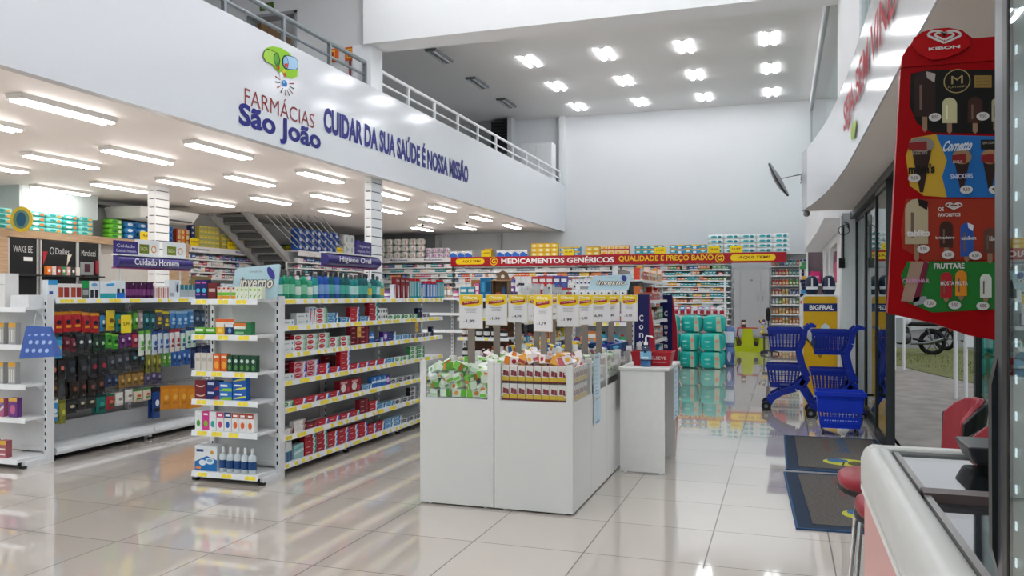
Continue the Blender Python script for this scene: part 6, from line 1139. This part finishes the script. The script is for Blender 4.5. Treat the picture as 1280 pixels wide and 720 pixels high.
txt(None,'Cornetto',1171,1206,180,195,M('#c4ccd4'),-.006,.035,.15); txt(None,'m&m\'s',1131,1163,209,222,M('#14100e'),-.0065,.05); txt(None,'SNICKERS',1182,1209,221,228,M('#b8bcd4'),-.006,.03); txt(None,'OS',1167,1174,262,267,WH,bold=.03); txt(None,'FAVORITOS',1167,1194,269,274,WH,bold=.03); heart(b,1186,260,10,-.006)
txt(None,'tablito',1129,1157,289,298,WH,-.0065,.04); txt(None,'brigadeiro',1164,1187,297,302,WH,-.0065,.02); txt(None,'eskibon',1195,1213,297,302,WH,-.0065,.02); txt(None,'kibon',1229,1238,297,303,WH,-.0065,.02); txt(None,'FRUTTARE',1162,1199,330,337,WH,-.006,.03); txt(None,'CARRINHA R.',1124,1157,349,354,M('#c88cb4'),-.0065,.02); txt(None,'MOSTA FRUTA',1170,1203,352,357,WH,-.0065,.02); txt(None,'TENTACAO SABOR',1134,1154,193,199,M('#a8988c'),-.007,0); txt(None,'DUPLA',1185,1196,205,209,M('#c4a8a0'),-.007,.02); poly(b,[(1219,180),(1238,180),(1238,192),(1219,192)],-.003,M('#1c1410')); txt(None,'TEMA CRUNCH',1220,1238,182,186,M('#b0a898'),-.006,0)
b.build('printed_emblems', t)
b = MB()
for i, (px, py, s_) in enumerate(((1163,153,'8,50'),(1221,152,'9,50'),(1138,227,'9,50'),(1201,241,'9,50'),(1236,241,'9'),(1149,313,'5,50'),(1179,320,'6,50'),(1212,321,'6,50'),(1157,379,'7,50'),(1187,381,'5,50'),(1221,382,'4,00'))):
    b = MB(); c = fx(px, py); b.ell((0,-.0075,0),(1,0,0),(0,0,1),c[0],c[1],.017,.0125,M('#c4bfbc')); txt(b, s_, px-4, px+4, py-2.5, py+2.5, M('#4c1c1c'), -.0082, .01); b.build('price_oval', t)
b = MB(); b.box(.300, .02, 1.032, .322, .05, 1.5, SR); b.box(.22,-.02,1.0315,.40,.09,1.042,SR); b.build('pole', t)
# ================================================================== DRINKS FRIDGE
t = thing('drinks_fridge', 'tall drinks fridge with black frame cut off by the right edge', 'fridge', (.30, .22, 0)); b = MB(); fk = M('#1b1c1e', .35); b.box(.06,0,.0,.72,1.15,.12,fk); b.box(.06,0,2.35,.72,1.15,2.6,fk); b.box(.69,0,.12,.72,1.15,2.35,fk); b.box(.06,0,.12,.69,.02,2.35,fk); b.box(.06,1.13,.12,.69,1.15,2.35,fk); b.build('cabinet_body', t)
b = MB(); b.box(.0,1.10,.14,.05,1.15,2.34,M('#4a4e52',.3,.3)); b.box(-.002,1.066,.14,.05,1.10,2.34,BLACK); b.box(0,0,.14,.05,.1,2.34,fk); b.box(0,.1,.14,.05,1.0,.22,fk); b.box(0,.1,2.26,.05,1.0,2.34,fk); d = b.build('door', t, bevel=.004)
b = MB(); b.box(.0,.1,.22,.002,1.066,2.26,GLASS('#dfe8e6',.1,'fridge_glass')); b.build('door_glass', d); b = MB(); b.prism([(0,1.10),(-.007,1.13),(-.008,1.37),(-.0,1.41)], 'y', 1.13, 1.15, fk); b.build('handle', d)
b = MB()
for z in (.3,.62,.94,1.26,1.58,1.9,2.18):
    for k in range(12): b.box(.08,.03+k*.09,z,.66,.034+k*.09,z+.006,M('#dfe3e4',.3))
    b.box(.08,.03,z-.02,.1,1.12,z+.012,M('#e4e6e6',.3))
b.box(.67,.02,.12,.69,1.13,2.35,M('#cfd6d8',.4)); b.box(.1,1.1,.12,.67,1.128,2.35,M('#cfd6d8',.4)); b.build('wire_shelf', t)
b = MB(); b.box(.0045,.78,.24,.03,1.066,2.24,M('#aab2b4',.4)); b.build('pale_liner', d)  # pale panel added behind the glass to make it look lit
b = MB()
for k in range(38): b.box(.003,1.044,.28+k*.05,.0044,1.050,.292+k*.05,EM('#eef6ff',1.6,'fridge_glow'))  # glowing beads put in for bright specks mirrored in the door glass
b.build('glow_strip', d)
b = MB(); b.box(.2,1.08,.2,.23,1.1,2.3,EM('#eef6ff',9,'fridge_glow')); b.build('glow_strip', t)
drk = [bottle(n, .033, .22, a, '#e0e0e0', c, 1, .1, name='drink_bottle') for n, a, c in (('clear water bottle','#b8ccd4','#3c78b4'),('amber drink bottle','#a86c24','#d8c43c'),('red drink can bottle','#a42c34','#e4e0dc'),('green drink bottle','#3c7c4c','#d8e0b4'))]
for zi, z in enumerate((.306,.626,.946,1.266,1.586,1.906)):
    for k in range(7): drk[(k+zi) % 4].put((.30+.15, .22+.42+k*.09, z+.001), R(-90), f'{nth(7-k)} from the near frame, {nth(6-zi)} shelf of the drinks fridge', 'drinks in the fridge')
# ================================================================== STOOLS AND CHAIRS BY THE FREEZER
RS = M('#8f2430', .4)
def stool(label, x, y):
    t = thing('bar_stool', label, 'stool', (x, y, 0), 0, 'red stools'); b = MB(); b.soft(0,0,.765,.35,.35,.075,RS,p=3,n=28,k=12); b.build('seat', t)
    b = MB(); b.lathe([(.165,.715),(.178,.725),(.178,.745),(.16,.75)], (0,0,0), BLACK, 28); b.build('seat_rim', t)
    for a in (45,135,225,315):
        c, s_ = math.cos(R(a)), math.sin(R(a)); b = MB(); b.tube([(c*.11,s_*.11,.72),(c*.14,s_*.14,.6),(c*.2,s_*.2,.02)], .0105, CHROME, 10); b.tube([(c*.2,s_*.2,0),(c*.2,s_*.2,.02)], .016, BLACK, 8); b.build('leg', t)
    b = MB(); b.tube([(.178*math.cos(a), .178*math.sin(a), .24) for a in [k*math.pi/14 for k in range(29)]], .0105, CHROME, 8, False); b.build('footrest_ring', t)
stool('red padded chrome stool peeking out left of the freezer, farther one', .39, 3.53); stool('red padded chrome stool half hidden by the freezer, nearer one', .42, 3.08)
def chair(label, x, y, rz, hz=.96):
    t = thing('lounge_chair', label, 'chair', (x, y, 0), rz, 'red chairs'); n = 9
    def shell(b, r_, th, z0, z1, m, arc=1.15, lean=.05):
        V = []; 
        for k in range(n):
            a = -arc+2*arc*k/(n-1); zt = z1-.1*abs(a/arc)**3
            for (rr, zz) in ((r_, z0), (r_+th, z0), (r_+th+lean, zt), (r_+lean, zt)): V.append((rr*math.sin(a), rr*math.cos(a), zz))
        F = []
        for k in range(n-1):
            for q in range(4): F.append((k*4+q, (k+1)*4+q, (k+1)*4+(q+1) % 4, k*4+(q+1) % 4))
        F += [(0,1,2,3), ((n-1)*4+3,(n-1)*4+2,(n-1)*4+1,(n-1)*4)]; b.add(V, F, m, False)
    b = MB(); shell(b, .15, .035, .62, hz, RS); b.build('backrest', t, bevel=.01); b = MB(); shell(b, .187, .02, .60, hz-.005, M('#1c1c1e',.4), 1.2); b.build('black_outer_shell', t, bevel=.004)
    b = MB(); b.soft(0,-.02,.62,.34,.36,.09,RS,p=4,n=20,k=10); b.build('seat', t); b = MB(); b.tube([(0,0,.58),(0,0,.04)], .028, CHROME, 12); b.lathe([(.21,0),(.21,.012),(.05,.04)], (0,0,0), CHROME, 24); b.build('pedestal', t)
chair('red tub chair with black outer shell beyond the freezer, left one', .76, 4.75, R(-88), .97); chair('red tub chair partly behind the sign pole, right one', .79, 3.98, R(-75), .95)
# ================================================================== STREET: MOTORBIKES AND SIGN POSTS
TY = M('#141416', .7); MG = M('#5c6064', .3, .7)
def wheel(t, x, z, r_, y=0):
    b = MB(); b.tube([(x+r_*math.cos(a), y, z+r_*math.sin(a)) for a in [k*math.pi/14 for k in range(29)]], .055, TY, 8, False); b.build('tyre', t)
    b = MB(); b.tube([(x+r_*.78*math.cos(a), y, z+r_*.78*math.sin(a)) for a in [k*math.pi/12 for k in range(25)]], .018, MG, 6, False)
    for k in range(6): a = k*math.pi/3; b.tube([(x,y,z),(x+r_*.78*math.cos(a),y,z+r_*.78*math.sin(a))], .012, MG, 5)
    b.tube([(x,y-.07,z),(x,y+.07,z)], .05, MG, 10); b.build('rim', t)
def bike(label, loc, rz, body):
    t = thing('motorbike', label, 'motorbike', loc, rz); wheel(t, 0, .31, .27); wheel(t, -1.3, .31, .27); bm = M(body, .25)
    b = MB(); b.soft(-.18,0,.78,.9,.26,.13,M('#17171a',.5),p=3,n=18,k=8); b.build('seat', t)
    b = MB(); b.soft(-.72,0,.86,.5,.3,.26,bm,p=2.8,n=18,k=10); b.build('fuel_tank', t)
    b = MB(); b.hexa([(-.5,-.1,.6),(.25,-.07,.72),(.25,.07,.72),(-.5,.1,.6),(-.5,-.1,.74),(.32,-.06,.78),(.32,.06,.78),(-.5,.1,.74)], bm); b.build('tail_fairing', t, bevel=.02)
    b = MB(); b.soft(-.68,0,.42,.42,.3,.36,MG,p=3); b.soft(-.62,0,.56,.2,.24,.3,M('#303236',.4,.5),p=3); b.build('engine', t)
    b = MB(); b.tube([(-.5,-.16,.28),(-.1,-.18,.3),(.25,-.18,.42)], [.03,.045,.05], M('#8c9094',.2,.9)); b.build('exhaust', t)
    b = MB(); b.tube([(0,-.1,.31),(-.45,-.1,.4)], .025, BLACK); b.tube([(0,.1,.31),(-.45,.1,.4)], .025, BLACK); b.tube([(.02,-.1,.33),(-.12,-.1,.68)], .022, MG); b.tube([(-1.3,-.08,.31),(-1.02,-.08,.95)], .025, MG); b.tube([(-1.3,.08,.31),(-1.02,.08,.95)], .025, MG); b.tube([(-1.0,-.35,1.05),(-1.03,0,.98),(-1.0,.35,1.05)], .016, BLACK); b.build('forks_and_bars', t)
    b = MB(); b.tube([(-.02+.32*math.cos(a),0,.31+.33*math.sin(a)) for a in [R(20)+k*R(14) for k in range(8)]], [.03]*8, BLACK, 6); b.box(.2,-.05,.66,.42,.05,.7,BLACK); b.box(.38,-.07,.6,.43,.07,.72,M('#a82a24')); b.build('rear_mudguard', t); return t
bike('white and black motorbike parked on the grass outside', (3.66, 23.1, 0), R(-8), '#c9ccd0'); bike('dark motorbike parked further right outside, mostly behind the sign', (5.3, 24.3, 0), R(-40), '#2a2c30'); bike('grey motorbike behind the thin sign post outside', (4.6, 19.9, 0), R(200), '#70757a')
def post_sign(label, x, y, h, w_, board=True):
    t = thing('street_sign', label, 'sign', (x, y, 0), R(-8)); m = M('#d9dbdc', .4)
    for s_ in (-w_/2, w_/2): b = MB(); b.tube([(s_,0,-.05),(s_,0,h)], .028, m, 8); b.build('post', t)
    b = MB(); b.box(-w_/2,-.02,h-.5,w_/2,.02,h, M('#9aa0a0', .4)); b.build('board', t)
    if board: b = MB(); b.box(w_/2+.02,-.02,h-.62,w_/2+.34,.02,h-.05, M('#dfe1e2',.4)); b.box(w_/2+.16,-.024,h-.45,w_/2+.24,-.02,h-.25,M('#2c2c2c')); b.box(w_/2+.02,-.024,h-.62,w_/2+.34,-.02,h-.6,M('#8c9090')); b.build('white_plate', t)
post_sign('white two legged sign post standing at the pavement edge, far one', 2.28, 18.2, 1.05, .17, False); post_sign('white two legged sign post with a plate, nearer one', 2.5, 13.4, 1.35, .13)
